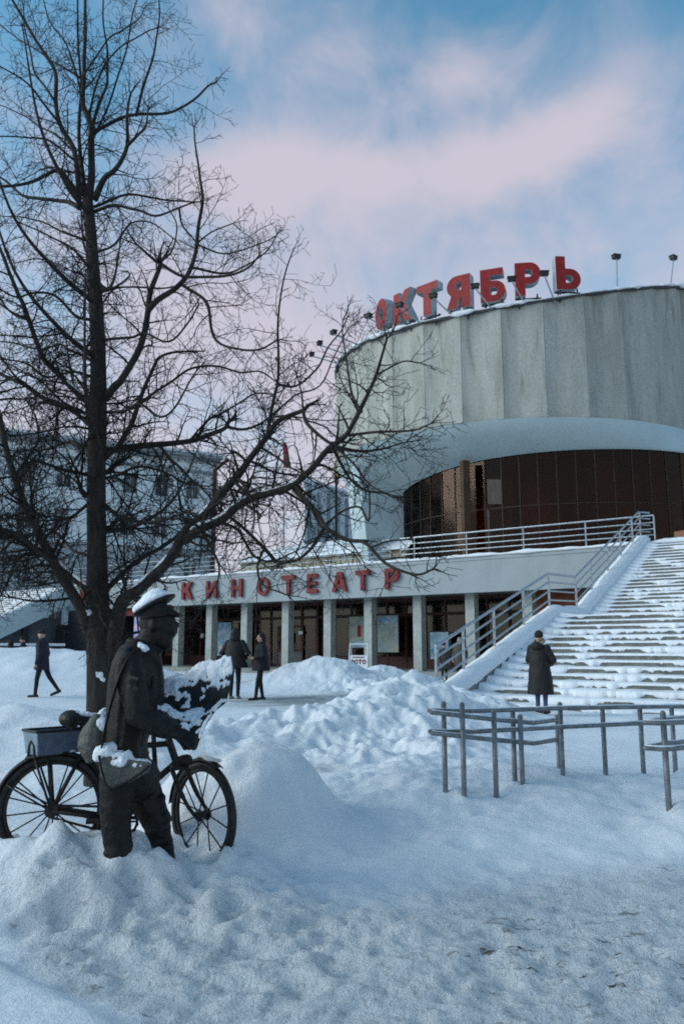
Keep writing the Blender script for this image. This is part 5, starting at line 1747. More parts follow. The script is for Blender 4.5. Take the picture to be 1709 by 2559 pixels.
barrier('steel_barrier', 'near steel barrier with looped rail ends at the right edge', [Rp, Rq, Rp2, Rq2], [post(1655, 1782, 6.6), post(1790, 1790, 7.2)], M['wornsteel'])

# ------------------------------------------------------------------ people
def person(name, label, x, y, h, heading, pose, skin_m, coat_spec, leg_m, hat_spec, group=None, shoe_m=None, arms=None, extra=None):
    """heading: direction faced (radians, 0 = +X). pose: offsets of the feet/knees. Built facing +X in units of height 1.75."""
    z0 = H(x, y) - 0.02
    t = thing(name, (x, y, z0), label, 'person', group)
    k = h / 1.75
    Rm = Matrix.Rotation(heading, 3, 'Z')
    W = lambda a, b, c: Vector((x, y, z0)) + Rm @ (Vector((a, b, c)) * k)
    prims = []   # (pts, radii, material index)
    fl, fr = pose.get('left', (0.0, 0.0)), pose.get('right', (0.0, 0.0))      # forward offset of foot, lift
    legs = []
    for sd_, (fo, li) in ((1, fl), (-1, fr)):
        hip = (0, 0.09 * sd_, 0.92); knee = (fo * 0.5 + 0.03, 0.095 * sd_, 0.49 + li * 0.3); ank = (fo, 0.10 * sd_, 0.09 + li)
        legs.append((hip, knee, ank))
        prims.append(([W(*hip), W(*knee), W(*ank)], [0.088 * k, 0.062 * k, 0.045 * k], 1))
        tipz = 0.04 + li - (0.09 if li > 0.05 else 0)
        prims.append(([W(ank[0] - 0.05, ank[1], ank[2] - 0.045), W(ank[0] + 0.17, ank[1], max(0.035, tipz))], [0.046 * k, 0.038 * k], 2))
    lean = pose.get('lean', 0.0)
    prims.append(([W(0, 0, 0.92), W(lean * 0.4, 0, 1.15), W(lean * 0.8, 0, 1.38), W(lean, 0, 1.46)], [0.15 * k, 0.14 * k, 0.155 * k, 0.09 * k], 1))
    prims.append(([W(lean, 0, 1.46), W(lean + 0.015, 0, 1.56)], [0.06 * k, 0.055 * k], 0))
    hd = W(lean + 0.03, 0, 1.64)
    arms = arms or {}
    arm_pts = []
    for sd_, key in ((1, 'left'), (-1, 'right')):
        el, ha = arms.get(key, ((-0.03, 0.27, 1.14), (0.06, 0.27, 0.88)))
        el = (el[0], el[1] * sd_, el[2]); ha = (ha[0], ha[1] * sd_, ha[2])
        sh = (lean, 0.19 * sd_, 1.42)
        arm_pts.append((sh, el, ha))
        prims.append(([W(*sh), W(*el), W(*ha)], [0.055 * k, 0.046 * k, 0.034 * k], 1))
        d = (Vector(ha) - Vector(el)).normalized()
        pm = Vector(ha) + d * 0.07
        prims.append(([W(*ha), W(*pm)], [0.032 * k, 0.036 * k], 0))
        for i, ln in enumerate((0.06, 0.07, 0.065, 0.05)):
            o = Vector((0, 0.018 * (i - 1.5), 0))
            a = pm + o; b = a + d * ln * 0.6 + Vector((0.01, 0, 0)); c = b + d * ln * 0.4 + Vector((0.02, 0, 0))
            prims.append(([W(*a), W(*b), W(*c)], [0.010 * k, 0.009 * k, 0.008 * k], 0))
        prims.append(([W(*(Vector(ha) + d * 0.03)), W(*(Vector(ha) + d * 0.08 + Vector((0.04, 0, 0))))], [0.013 * k, 0.010 * k], 0))
    mb = MB()
    for pts, rad, mi in prims: mb.tube(pts, rad, 10, dome=True)
    mb.ellipsoid(hd, (0.092 * k, 0.076 * k, 0.115 * k), Rm, 14, 10)
    mb.ellipsoid(W(lean + 0.05, 0, 1.575), (0.055 * k, 0.055 * k, 0.05 * k), Rm, 10, 8)      # jaw
    mb.tube([W(lean + 0.115, 0, 1.655), W(lean + 0.138, 0, 1.625)], [0.011 * k, 0.015 * k], 8, dome=True)   # nose
    for sd_ in (-1, 1): mb.ellipsoid(W(lean + 0.02, 0.078 * sd_, 1.63), (0.02 * k, 0.012 * k, 0.03 * k), Rm, 8, 6)
    o = mb.build('body', [skin_m, leg_m, shoe_m or M['boots']], t)
    remesh(o, 0.014, 2)
    # colour the skin by the nearest limb
    me = o.data
    segs = [(pts[i] - t.location, pts[i + 1] - t.location, mi) for pts, r_, mi in prims for i in range(len(pts) - 1)]
    segs.append((hd - t.location, hd - t.location + Vector((0, 0, 0.01)), 0))
    cen = np.empty(len(me.polygons) * 3); me.polygons.foreach_get('center', cen); cen = cen.reshape(-1, 3)
    best = np.full(len(cen), 1e9); bm_ = np.ones(len(cen), np.int32)
    for a, b, mi in segs:
        a_, d_ = np.array(a), np.array(b - a)
        tt = np.clip(((cen - a_) @ d_) / max(d_ @ d_, 1e-9), 0, 1)
        q_ = np.linalg.norm(cen - (a_ + tt[:, None] * d_), axis=1)
        hit = q_ < best
        best[hit] = q_[hit]; bm_[hit] = mi
    me.polygons.foreach_set('material_index', bm_)
    # coat
    cm, hem, wide = coat_spec
    mb = MB()
    zs = [hem, (hem + 1.0) / 2, 1.0, 1.2, 1.36, 1.45, 1.50]
    ws = [0.17 + wide, 0.165 + wide * 0.8, 0.155 + wide * 0.5, 0.16 + wide * 0.3, 0.165, 0.13, 0.075]
    ds = [0.205 + wide, 0.20 + wide * .8, 0.195 + wide * .5, 0.205 + wide * .3, 0.225, 0.19, 0.08]
    lx = [lean * max(0, (z - 0.9) / 0.56) for z in zs]
    mb.tube([W(a, 0, z) for a, z in zip(lx, zs)], [(w * k, d * k) for w, d in zip(ws, ds)], 20, ref=Rm @ Vector((1, 0, 0)))
    for sh, el, ha in arm_pts:
        mb.tube([W(*sh), W(*el), W(*(Vector(el).lerp(Vector(ha), 0.92)))], [0.082 * k, 0.07 * k, 0.056 * k], 12, dome=True)
    mb.tube([W(lean, 0, 1.47), W(lean + 0.01, 0, 1.55)], [0.09 * k, 0.082 * k], 14)
    oc_ = mb.build('coat', cm, t)
    remesh(oc_, 0.014, 2, lambda c: 0.010 * mnoise.fractal(Vector((c.x * 9, c.y * 9, c.z * 5)), 0.9, 2, 3))
    # headwear
    kind, hm = hat_spec
    mb = MB()
    hc = W(lean + 0.02, 0, 1.675)
    if kind == 'knit':
        mb.ellipsoid(hc + Vector((0, 0, 0.035 * k)), (0.108 * k, 0.094 * k, 0.105 * k), Rm, 16, 10)
        mb.tube([W(lean + 0.02, 0, 1.672), W(lean + 0.02, 0, 1.71)], [(0.110 * k, 0.097 * k)] * 2, 16, ref=Rm @ Vector((1, 0, 0)))
    elif kind == 'cap':
        mb.ellipsoid(hc + Vector((0, 0, 0.035 * k)), (0.108 * k, 0.094 * k, 0.075 * k), Rm, 16, 10)
        mb.tube([W(lean + 0.10, 0, 1.70), W(lean + 0.18, 0, 1.685)], [(0.02 * k, 0.07 * k), (0.008 * k, 0.05 * k)], 10, ref=(0, 0, 1))
    elif kind == 'hood':
        mb.ellipsoid(W(lean - 0.03, 0, 1.65), (0.125 * k, 0.115 * k, 0.15 * k), Rm, 16, 10)
        mb.ellipsoid(W(lean - 0.03, 0, 1.53), (0.13 * k, 0.14 * k, 0.09 * k), Rm, 16, 10)
    elif kind == 'hair':
        mb.ellipsoid(hc + Vector((0, 0, 0.0)) - Rm @ Vector((0.022 * k, 0, 0)), (0.098 * k, 0.09 * k, 0.115 * k), Rm, 16, 10)
        mb.tube([W(lean - 0.05, 0, 1.64), W(lean - 0.06, 0, 1.52)], [0.07 * k, 0.05 * k], 12, dome=True)
    oh = mb.build('hair' if kind == 'hair' else ('hood' if kind == 'hood' else 'hat'), hm, t)
    remesh(oh, 0.012, 2)
    if extra: extra(t, W, k, Rm)
    return t


def gx(px, py, Y): return P(px, py, Y).x


person('person', 'person in a short black jacket and cap striding left across the snow', gx(104, 1700, 21.5), 21.5, 1.74, math.pi, {'left': (0.10, 0.0), 'right': (-0.42, 0.12), 'lean': 0.03},
       M['skin'], (M['navy'], 0.72, 0.02), M['black'], ('cap', M['black']))
person('person', 'broad person in a black padded jacket standing with back turned in the couple', gx(586, 1700, 22.0), 22.0, 1.86, R(78), {'left': (0.03, 0), 'right': (0.0, 0)},
       M['skin'], (M['coat'], 0.80, 0.15), M['black'], ('hood', M['coat']), 'couple waiting on the cleared path', M['greyboots'], {'left': ((-0.02, .36, 1.15), (0.2, .2, 1.08)), 'right': ((-0.03, .37, 1.15), (0.16, .22, 1.02))})
person('person', 'slimmer person in a black jacket facing left in the couple', gx(652, 1700, 21.8), 21.8, 1.74, math.pi + 0.35, {'left': (0.16, 0), 'right': (-0.08, 0)},
       M['skin'], (M['black'], 0.78, 0.075), M['black'], ('hair', M['black']), 'couple waiting on the cleared path', M['boots'], {'left': ((0.02, .27, 1.15), (0.22, .16, 1.12)), 'right': ((0.0, .27, 1.15), (0.22, .14, 1.14))})


def coat_extra(t, W, k, Rm):
    mb = MB()   # fur edge of the hood lying on the shoulders
    pts = [W(0.10 * math.cos(a) + 0.0, 0.115 * math.sin(a), 1.555 + 0.055 * math.cos(a)) for a in [2 * math.pi * i / 20 for i in range(21)]]
    mb.tube(pts, 0.034 * k, 8)
    o = mb.build('fur_trim', M['fur'], t)
    remesh(o, 0.011, 1, lambda c: 0.012 * mnoise.fractal(c * 40, 0.9, 2, 2))
    mb = MB(); mb.ellipsoid(W(-0.13, 0, 1.46), (0.10 * k, 0.14 * k, 0.10 * k), Rm, 14, 8)
    o = mb.build('hood_down', M['coat'], t); remesh(o, 0.014, 2)


person('person', 'person in a long black coat, fur collar and brown knit hat before the stairs', gx(1349, 1700, 16.6), 16.6, 1.62, R(50), {'left': (0.04, 0), 'right': (0.0, 0)},
       M['skin'], (M['coat'], 0.42, 0.09), M['jeans'], ('knit', M['brownhat']), None, M['boots'], {'left': ((0.05, .30, 1.15), (0.26, .14, 1.08)), 'right': ((0.04, .32, 1.15), (0.27, .14, 1.06))}, coat_extra)
person('person', 'small person in a grey-brown coat and dark hat at the foot of the stair railing', gx(1108, 1640, 33.5), 33.5, 1.55, R(-60), {'left': (0.05, 0)}, M['skin'], (M['greycoat'], 0.6, 0.04), M['black'], ('knit', M['black']))
person('person', 'person in a patterned grey coat partly hidden behind the lower stair railing', gx(1149, 1640, 34.2), 34.2, 1.78, R(-110), {'left': (0.03, 0)}, M['skin'], (M['greycoat'], 0.65, 0.05), M['black'], ('hood', M['fur']))
person('person', 'person in black behind the stair railing near the second column', gx(1240, 1640, 33.0), 33.0, 1.70, R(170), {'left': (0.1, 0)}, M['skin'], (M['black'], 0.7, 0.04), M['black'], ('hair', M['brownhat']))
person('person', 'dark figure half hidden by the far left snowbank', gx(57, 1640, 33.0), 33.0, 1.80, R(200), {'left': (0.1, 0)}, M['skin'], (M['black'], 0.7, 0.04), M['black'], ('knit', M['black']))
person('person', 'stooping dark figure at the far left edge behind the snowbank', gx(33, 1640, 32.0), 32.0, 1.62, R(180), {'left': (0.1, 0), 'lean': 0.15}, M['skin'], (M['black'], 0.7, 0.05), M['black'], ('hood', M['black']))

# ------------------------------------------------------------------ bare tree
YT = 7.5
tb = P(249, 1700, YT)
tree = thing('bare_tree', (tb.x, YT, 0.0), 'tall leafless tree with snow-lined limbs behind the statue', 'tree')
MPX = YT / F
LIMBS = []   # (points 3d, radii)


def limb(pts, w0, w1, d0=0.0, d1=0.0, sub=5, trunk=False, power=1.0):
    n = len(pts)
    q = [P(a, b, YT + d0 + (d1 - d0) * (i / (n - 1)) ** power) for i, (a, b) in enumerate(pts)]
    c = catmull(q, sub)
    m = len(c)
    rad = [max(0.0028, (w0 + (w1 - w0) * (i / (m - 1)) ** 0.85) * MPX * 0.5) for i in range(m)]
    if not trunk:
        c = [p + Vector((mnoise.noise(p * 2.3), mnoise.noise(p * 2.3 + Vector((9, 0, 0))), mnoise.noise(p * 2.3 + Vector((0, 9, 0))))) * (0.03 * min(1.0, i / 6)) for i, p in enumerate(c)]
    LIMBS.append((c, rad))
    return c, rad


trunk_px = [(249, 1960), (249, 1850), (248, 1750), (247, 1650), (245, 1500), (242, 1350), (241, 1250), (243, 1120), (246, 1000), (245, 880), (240, 760), (233, 660), (226, 560), (219, 500)]
trunk_w = [76, 66, 60, 58, 53, 49, 47, 47, 44, 40, 37, 33, 30, 27]
tp_ = catmull([P(a, b, YT) for a, b in trunk_px], 6)
tw_ = [float(np.interp(i / 6, range(len(trunk_w)), trunk_w)) * MPX * 0.5 for i in range(len(tp_))]
mb = MB()
rows = []
for i, (p, r_) in enumerate(zip(tp_, tw_)):
    rows.append([p + Vector((math.cos(a), math.sin(a), 0)) * r_ * (1 + 0.10 * mnoise.fractal(Vector((math.cos(a) * 2, math.sin(a) * 2, p.z * 1.4)), 0.9, 2, 4)) for a in [2 * math.pi * j / 22 for j in range(22)]])
mb.grid(rows, closed=True)
mb.build('trunk', M['bark'], tree, smooth=True)

L = limb
# leaders
L([(222, 505), (230, 430), (232, 344), (222, 290), (209, 258), (207, 172), (213, 86), (218, -40)], 22, 8, 0, 0.15)
L([(205, 490), (195, 460), (184, 373), (158, 321), (141, 258), (138, 189), (109, 132), (75, 75), (36, 5), (10, -40)], 17, 6, 0, -0.35)
L([(214, 500), (203, 400), (198, 321), (204, 230), (196, 115), (195, -40)], 14, 5, 0, 0.5)
L([(226, 480), (232, 321), (253, 247), (270, 189), (264, 86), (258, -40)], 13, 4, 0, 0.5)
L([(236, 500), (262, 450), (287, 425), (316, 367), (319, 310), (330, 240)], 19, 6, 0, -0.5)
L([(316, 367), (345, 338), (364, 318), (372, 280)], 10, 4, -.35, -0.6)
L([(232, 330), (287, 304), (344, 287), (430, 275), (488, 252), (520, 215), (540, 204)], 11, 5, 0.1, 0.7)
L([(340, 290), (362, 212), (385, 132), (396, 57), (398, -40)], 9, 4, 0.4, 0.6)
L([(207, 190), (264, 109), (300, 80), (344, 52), (360, 20)], 6, 3, 0.1, 0.6)
L([(209, 200), (160, 170), (110, 140), (40, 90), (-30, 40)], 8, 3, 0.1, 0.9)
L([(160, 321), (110, 260), (60, 200), (-20, 150)], 8, 3, -.2, -0.8)
L([(141, 258), (90, 180), (70, 110), (60, 30), (50, -40)], 7, 3, -.2, 0.4)
L([(187, 380), (130, 330), (60, 290), (-20, 255)], 7, 3, 0, 0.8)
L([(186, 400), (120, 350), (60, 345), (-10, 344)], 7, 3, -0.1, -0.7)
L([(208, 250), (170, 120), (130, 60), (100, -30)], 7, 3, 0.1, 0.2)
L([(222, 300), (250, 180), (300, 120), (360, 80), (395, 70)], 7, 3, 0.1, 0.3)
L([(228, 360), (280, 240), (312, 130), (330, 40), (350, -40)], 8, 3, 0.1, -0.6)
# left, upper
L([(203, 500), (170, 450), (143, 425), (90, 450), (40, 459), (-20, 465)], 14, 6, 0, -0.6)
L([(200, 520), (170, 505), (132, 500), (69, 494), (35, 471), (-10, 440)], 14, 6, 0, 0.5)
L([(217, 600), (160, 580), (110, 560), (60, 545), (10, 540)], 8, 3, 0, 0.6)
L([(232, 680), (180, 620), (120, 590), (60, 560)], 8, 3, 0, -0.7)
# right, upper
L([(238, 528), (290, 512), (344, 525), (390, 540), (448, 517), (480, 505)], 10, 4, 0, -0.5)
L([(236, 517), (290, 500), (333, 488), (413, 499), (470, 505), (500, 505)], 9, 3, 0, 0.4)
L([(448, 517), (458, 560), (490, 600)], 6, 4, -.4, -.2)
L([(243, 630), (290, 610), (330, 560), (380, 555), (440, 600)], 8, 3, 0, 0.7)
L([(250, 730), (285, 720), (320, 695), (318, 680)], 9, 3, 0, -0.4)
L([(255, 760), (300, 715), (400, 718), (448, 708)], 6, 4, 0, 0.2)
# big upright limb right of the trunk
L([(264, 998), (290, 962), (306, 945), (337, 884), (358, 830), (371, 780), (376, 735), (385, 690), (396, 655)], 22, 11, 0, -0.6)
L([(371, 775), (400, 745), (448, 706), (476, 672), (491, 603), (505, 517), (502, 450), (496, 402), (488, 318)], 17, 4, -.45, -0.3)
L([(396, 655), (372, 640), (345, 615)], 8, 5, -.6, -.8)
L([(396, 655), (430, 675), (470, 690), (560, 690), (620, 670), (650, 640)], 10, 4, -.6, -0.9)
L([(480, 668), (560, 685), (610, 665), (660, 635), (690, 590)], 7, 3, -.4, 0.3)
L([(490, 610), (530, 580), (580, 560)], 5, 3, -.3, -.6)
L([(488, 610), (560, 632), (640, 615), (690, 590)], 5, 3, -.3, .3)
L([(450, 708), (500, 740), (525, 780), (540, 850), (600, 872), (650, 870), (690, 850)], 10, 4, -.4, -1.1)
L([(396, 660), (430, 620), (440, 560), (420, 520)], 5, 3, -.6, -.9)
# second limb bundle at mid right
L([(264, 1140), (280, 1126), (295, 1120), (383, 1113), (440, 1105), (490, 1098), (540, 1080), (566, 1067), (575, 1052)], 21, 10, 0, 0.5)
L([(295, 1121), (320, 1070), (344, 1021), (360, 985), (375, 945), (392, 905), (406, 891), (440, 880), (474, 876)], 16, 6, 0.1, 0.9)
L([(354, 1005), (420, 960), (470, 925), (540, 918), (600, 930), (650, 925), (690, 952)], 9, 4, .3, 1.0)
L([(490, 1098), (520, 1052), (560, 1030), (600, 1005), (640, 985), (683, 985)], 8, 4, .4, .9)
L([(566, 1067), (620, 1070), (690, 1035), (740, 985), (800, 960), (840, 880), (870, 820)], 9, 3, .5, 1.3)
L([(400, 1113), (430, 1150), (470, 1190), (520, 1230), (560, 1290)], 9, 4, .2, -.5)
L([(264, 1264), (285, 1280), (306, 1291), (364, 1310), (413, 1306), (445, 1292), (471, 1279), (500, 1290)], 12, 5, 0, -0.8)
L([(262, 1195), (300, 1185), (350, 1170), (420, 1180), (470, 1210), (520, 1215)], 10, 4, 0, 0.9)
L([(264, 1030), (310, 1030), (350, 1010), (400, 1040), (450, 1000), (490, 930)], 9, 4, 0, -0.8)
L([(258, 850), (320, 842), (360, 830), (420, 850), (470, 800), (500, 760)], 8, 4, 0, -0.9)
# great lower right limb and its two forks
R1 = L([(262, 1690), (276, 1631), (291, 1566), (303, 1510), (318, 1490), (338, 1480), (383, 1440), (440, 1385), (470, 1330), (517, 1276), (560, 1228), (597, 1190), (625, 1147), (663, 1094), (699, 1051), (757, 1027), (771, 1012)], 42, 8, 0.06, -1.0)
S1 = L([(462, 1350), (500, 1322), (547, 1302), (596, 1262), (640, 1243), (668, 1237), (726, 1214), (779, 1174), (810, 1135), (829, 1116), (869, 1088), (896, 1040), (920, 985), (941, 937), (952, 900), (964, 850)], 25, 5, -.45, -1.6)
L([(648, 1115), (668, 1085), (676, 1040), (688, 985), (693, 952), (694, 870), (696, 815), (698, 740), (720, 670), (732, 625)], 11, 3, -.85, -.5)
L([(757, 1027), (766, 1058), (785, 1080), (808, 1098), (832, 1112)], 9, 7, -1.0, -1.2)
L([(829, 1116), (900, 1125), (960, 1122), (1000, 1110), (1040, 1100)], 8, 3, -1.2, -.8)
L([(870, 1088), (940, 1082), (1000, 1080), (1045, 1074), (1080, 1062)], 7, 3, -1.2, -1.7)
L([(830, 1118), (870, 1180), (910, 1220), (960, 1230), (990, 1245)], 8, 3, -1.2, -.9)
L([(835, 1115), (890, 1160), (930, 1210), (990, 1240)], 6, 3, -1.2, -1.8)
L([(735, 1223), (784, 1272), (815, 1321), (869, 1353), (918, 1358), (960, 1400), (994, 1420), (1040, 1433), (1080, 1420)], 12, 4, -.9, -1.9)
L([(812, 1318), (790, 1345), (770, 1375), (740, 1400), (700, 1405)], 10, 5, -1.0, -.6)
L([(806, 1318), (850, 1280), (900, 1265), (925, 1300), (928, 1230), (905, 1190)], 6, 3, -1.0, -1.5)
L([(690, 1405), (655, 1360), (610, 1320), (575, 1295)], 10, 7, -.6, -.5)
L([(660, 1370), (640, 1420), (660, 1460), (720, 1485)], 7, 3, -.6, -1.0)
L([(941, 937), (970, 920), (1010, 900), (1045, 905)], 5, 3, -1.5, -1.2)
L([(903, 1030), (880, 990), (866, 940), (860, 880), (858, 800)], 7, 3, -1.4, -1.0)
L([(690, 960), (740, 965), (790, 920), (815, 870), (850, 830), (868, 790)], 7, 3, -.7, .1)
L([(548, 1304), (600, 1330), (640, 1390), (690, 1400), (740, 1380)], 9, 4, -.6, .3)
L([(500, 1322), (530, 1370), (550, 1420), (540, 1470)], 9, 3, -.5, -1.2)
L([(264, 1475), (295, 1445), (325, 1417), (370, 1385), (398, 1371), (440, 1345), (470, 1310), (490, 1300), (475, 1285)], 16, 6, 0, 0.5)
L([(305, 1500), (306, 1475), (309, 1465)], 9, 6, 0.05, 0.0)
L([(560, 1228), (600, 1175), (615, 1150), (650, 1130)], 8, 3, -.6, -.2)
L([(620, 1150), (690, 1180), (760, 1190), (800, 1215)], 7, 3, -.8, -.2)
# left side
W1 = L([(226, 1580), (212, 1545), (196, 1512), (165, 1459), (138, 1409), (100, 1344), (82, 1300), (65, 1268), (38, 1184), (15, 1107), (2, 1050), (-30, 960)], 31, 12, 0, -0.8)
X1 = L([(226, 1480), (205, 1458), (180, 1437), (153, 1417), (125, 1390), (96, 1367), (60, 1350), (38, 1340), (-20, 1330)], 22, 12, 0, 0.5)
L([(140, 1412), (90, 1372), (40, 1330), (-30, 1310)], 13, 7, -.35, -.9)
Z1 = L([(228, 1010), (200, 988), (168, 960), (135, 925), (115, 899), (95, 850), (77, 800), (60, 760), (46, 738), (25, 690), (10, 640), (-10, 600)], 18, 8, 0, -0.4)
Y1 = L([(226, 1060), (205, 1043), (184, 1027), (165, 1012), (149, 1006), (100, 990), (60, 960), (0, 930), (-30, 920)], 17, 8, 0, 0.6)
L([(220, 1187), (195, 1182), (165, 1176), (130, 1162), (92, 1149), (60, 1190), (0, 1195)], 10, 5, 0, -0.7)
L([(225, 1130), (200, 1115), (180, 1105), (120, 1120), (60, 1125), (10, 1128)], 9, 4, 0, 0.8)
L([(218, 1240), (205, 1220), (198, 1200)], 14, 8, 0, -0.2)
L([(220, 1260), (185, 1290), (150, 1300), (100, 1300), (50, 1290)], 9, 4, 0, -0.9)
L([(222, 1390), (180, 1370), (140, 1330), (90, 1310), (40, 1280)], 8, 4, 0, 0.9)
L([(228, 900), (190, 880), (150, 860), (110, 870), (40, 860), (-10, 850)], 9, 4, 0, 0.8)
L([(230, 800), (190, 790), (140, 740), (90, 730), (40, 740), (-10, 720)], 9, 4, 0, -0.8)
L([(226, 940), (180, 930), (120, 940), (70, 910), (10, 900)], 8, 4, 0, -0.9)
L([(60, 960), (30, 930), (-10, 880)], 8, 4, .4, .2)
L([(40, 1185), (70, 1150), (100, 1100), (90, 1040), (70, 1000)], 8, 4, -.5, -.2)
L([(75, 800), (40, 790), (10, 760), (-20, 700)], 8, 4, -.3, 0)
L([(66, 1268), (30, 1250), (-20, 1220)], 8, 4, -.5, -.9)
# limbs towards and away from the viewer
for (a, b, da, up_, ln) in ((240, 760, -1, .5, 1.1), (240, 700, 1, .6, 1.2), (243, 1000, 1, .4, 1.5), (245, 900, -1, .5, 1.2), (242, 1180, 1, .35, 1.6), (242, 1330, 1, .35, 1.5), (236, 620, 1, .7, 1.0), (228, 540, -1, .8, 1.0), (241, 1100, -1, .45, 1.2)):
    p0 = P(a, b, YT)
    sx = random.uniform(-.7, .7)
    q = [p0, p0 + Vector((sx * .3, da * .4, .1)) * ln, p0 + Vector((sx * .7, da * .75, .25 + up_ * .3)) * ln, p0 + Vector((sx, da * 1.0, .5 + up_)) * ln]
    c = catmull(q, 6); LIMBS.append((c, [0.028 + (0.006 - 0.028) * i / (len(c) - 1) for i in range(len(c))]))

lr = random.Random(23)
def spread_limbs(src, count, lmin, lmax, bias):
    c, rad = src
    for _ in range(count):
        i = lr.randrange(int(len(c) * 0.15), len(c) - 1)
        t_ = (c[i + 1] - c[i]).normalized()
        u_, w_ = frame(t_); a_ = lr.uniform(0, 2 * math.pi)
        d_ = (t_ * lr.uniform(0.1, 0.7) + (u_ * math.cos(a_) + w_ * math.sin(a_)) + Vector(bias)).normalized()
        ln = lr.uniform(lmin, lmax)
        q = [c[i]]
        for k in range(4):
            d_ = (d_ + Vector((lr.gauss(0, .28), lr.gauss(0, .28), lr.gauss(0.02 if k > 1 else -0.12, .22)))).normalized()
            q.append(q[-1] + d_ * ln / 4)
        cc_ = catmull(q, 4)
        r0 = max(0.006, min(0.016, rad[i] * 0.5))
        LIMBS.append((cc_, [r0 + (0.004 - r0) * k / (len(cc_) - 1) for k in range(len(cc_))]))


for src, cnt, bias in ((W1, 9, (0, 0, .1)), (X1, 6, (0, 0, 0)), (Y1, 5, (0, 0, 0)), (Z1, 5, (0, 0, .1)), (R1, 6, (.2, 0, -.2)), (S1, 5, (0.1, 0, -.4))):
    spread_limbs(src, cnt, 0.45, 0.95, bias)

for c, rad in LIMBS:
    mb = MB(); mb.tube(c, rad, 9 if rad[0] > 0.02 else 6, cap=True)
    mb.build('limb', M['bark'], tree, smooth=True)

tr = random.Random(5)
twm = MB()
NTW = [0]


def rnd_perp(t):
    u, w = frame(t); a = tr.uniform(0, 2 * math.pi)
    return u * math.cos(a) + w * math.sin(a)


def shoot(p, d, ln, r0, level):
    """a curved shoot that droops a little and turns up at its tip, carrying finer twigs"""
    n = 6 if level == 0 else (5 if level == 1 else 3)
    pts = [p.copy()]; dd = d.normalized()
    droop = tr.uniform(-0.10, 0.22) if level == 0 else tr.uniform(-0.06, 0.12)
    curl = rnd_perp(dd) * tr.uniform(0.0, 0.30)
    for i in range(n):
        f = i / n
        dd = (dd + Vector((0, 0, -droop if f < 0.5 else droop * 0.9)) + curl * (0.5 if level else 0.6) * (1 - f) + Vector((tr.gauss(0, .10), tr.gauss(0, .10), tr.gauss(0, .10)))).normalized()
        pts.append(pts[-1] + dd * ln / n)
    rad = [max(0.0019, r0 * (1 - 0.70 * i / n)) for i in range(n + 1)]
    twm.tube(pts, rad, 4 if level == 0 else 3, cap=False)
    NTW[0] += 1
    if level < 2:
        step = 0.062 if level == 0 else 0.075
        tot = ln; s = 0.08 if level == 0 else 0.05
        alt = 1
        while s < tot:
            i = min(int(s / tot * n), n - 1); f = s / tot * n - i
            q = pts[i].lerp(pts[i + 1], f); t = (pts[i + 1] - pts[i]).normalized()
            e = (t * tr.uniform(0.4, 1.0) + rnd_perp(t) * 0.9).normalized()
            l2 = (ln * tr.uniform(0.22, 0.5) * (1.1 - 0.5 * s / tot)) if level == 0 else tr.uniform(0.04, 0.13)
            if l2 > 0.03: shoot(q, e, min(l2, 0.42), max(0.0024, r0 * 0.52), level + 1)
            s += step * tr.uniform(0.7, 1.5)


for c, rad in LIMBS:
    seg = [(c[i + 1] - c[i]).length for i in range(len(c) - 1)]
    tot = sum(seg)
    s = 0.10 if rad[0] < 0.03 else 0.28
    acc = 0; i = 0
    while s < tot:
        while i < len(seg) - 1 and acc + seg[i] < s: acc += seg[i]; i += 1
        f = min(1, (s - acc) / max(seg[i], 1e-6))
        p = c[i].lerp(c[i + 1], f); t = (c[i + 1] - c[i]).normalized(); r_ = rad[i]
        rel = s / tot
        e = (t * tr.uniform(0.25, 0.9) + rnd_perp(t) * 1.0 + Vector((0, 0, tr.uniform(-.05, .25)))).normalized()
        ln = tr.uniform(0.22, 0.75) * (1.15 - 0.55 * rel) * (1.0 if rad[0] > 0.012 else 0.7)
        shoot(p, e, ln, max(0.0036, min(0.0115, r_ * 0.46)) * (1.15 - 0.4 * min(1.0, max(0.0, (p.z - 3.2) / 2.0))), 0)
        up_ = min(1.0, max(0.0, (p.z - 3.6) / 2.2))      # thinner, sparser shoots towards the top
        up_ = min(1.4, up_ + 0.55 * min(1.0, max(0.0, (p.x + 1.1) / 1.0)))
        s += tr.uniform(0.05, 0.118) * (1.0 if rad[0] < 0.03 else 1.25) * (1 + 0.85 * up_) * (0.78 if p.x < -2.15 and p.z < 4.6 else 1.0)
    # terminal fan
    for _ in range(4):
        t = (c[-1] - c[-2]).normalized()
        shoot(c[-1], (t + rnd_perp(t) * 0.5).normalized(), tr.uniform(0.14, 0.28), max(0.0025, rad[-1] * 0.7), 0)
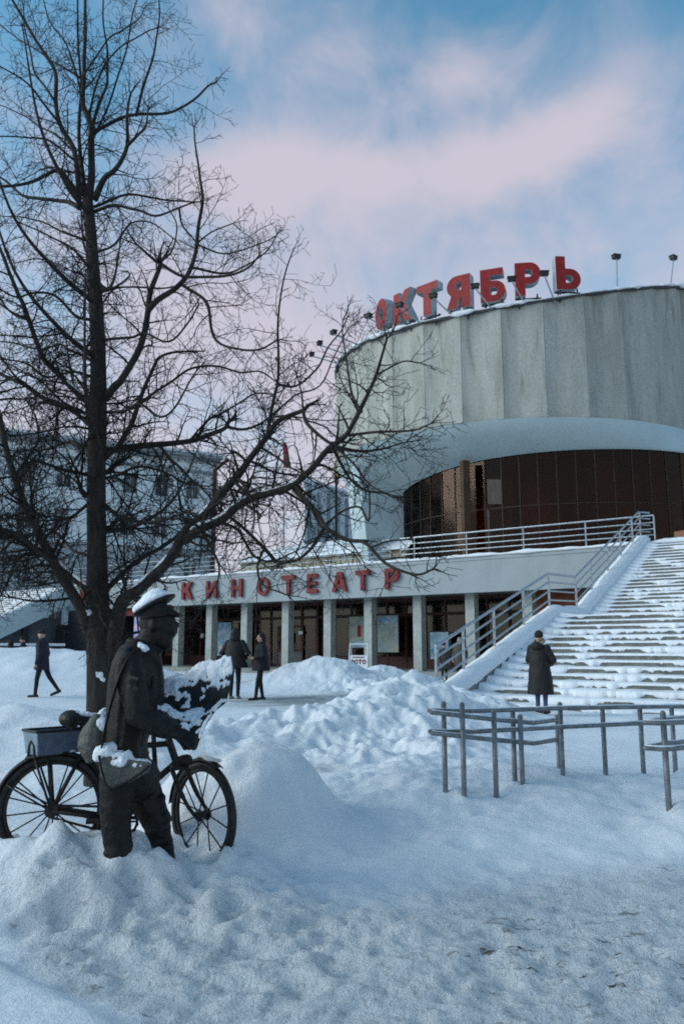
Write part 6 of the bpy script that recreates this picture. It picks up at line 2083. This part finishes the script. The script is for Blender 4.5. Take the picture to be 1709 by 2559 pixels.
# shoots straight from the trunk
for _ in range(75):
    i = tr.randrange(26, len(tp_) - 1)
    a = tr.uniform(0, 2 * math.pi)
    shoot(tp_[i] + Vector((math.cos(a), math.sin(a), 0)) * tw_[i] * 0.8, Vector((math.cos(a), math.sin(a), tr.uniform(0.1, 0.8))), tr.uniform(0.25, 0.7), 0.006, 0)
tw = twm.build('crown', M['twig'], tree)
tag(tw, kind='stuff')
print('twigs', NTW[0], 'tris', len(twm.f) * 2)

# snow lying on the limbs
def limb_snow(c, rad, run):
    if len(run) < 3: return
    m_ = len(run)
    pts = [c[i] + Vector((0, -rad[i] * 0.15, rad[i] * 0.72)) for i in run]
    rr_ = []
    for k_, i in enumerate(run):
        e = min(1.0, (k_ + 0.4) / 2, (m_ - k_ - 0.6) / 2)
        w_ = 0.75 + 0.6 * mnoise.noise(c[i] * 7)
        rr_.append((rad[i] * 0.80 * e * w_ + 0.002, rad[i] * 0.62 * e * w_ + 0.002))
    mb = MB(); mb.tube(pts, rr_, 10, ref=(0, 1, 0)); mb.build('snow', M['snow'], tree, smooth=True)


for (c, rad), (lo, hi), keep in ((R1, (0.24, 0.62), 0.05), (S1, (0.0, 0.45), 0.0), (X1, (0.04, 0.9), 0.05), (W1, (0.30, 0.55), -0.25), (Z1, (0.0, 0.4), -0.25), (Y1, (0.0, 0.5), -0.2)):
    n = len(c); run = []
    for i in range(int(lo * n), int(hi * n)):
        if mnoise.noise(c[i] * 2.2) > -0.55 - keep: run.append(i)
        else: limb_snow(c, rad, run); run = []
    limb_snow(c, rad, run)
for grp in ([(224, 1531, .022, .03, -.10), (219, 1526, .016, .02, -.10)], [(249, 1686, .035, .025, -.105), (256, 1697, .025, .022, -.10), (245, 1682, .02, .015, -.105)],
            [(273, 1622, .022, .06, -.03), (275, 1600, .018, .06, -.03), (277, 1578, .013, .05, -.02)], [(315, 1481, .03, .025, 0.0), (326, 1478, .03, .02, 0.0)]):
    snow_blob('snow', [(P(a_, b_, YT + d_), (rx, 0.025, rz_), None) for a_, b_, rx, rz_, d_ in grp], tree, 0.007, 0.012, 25)

bpy.data.scenes.remove(SCRATCH)
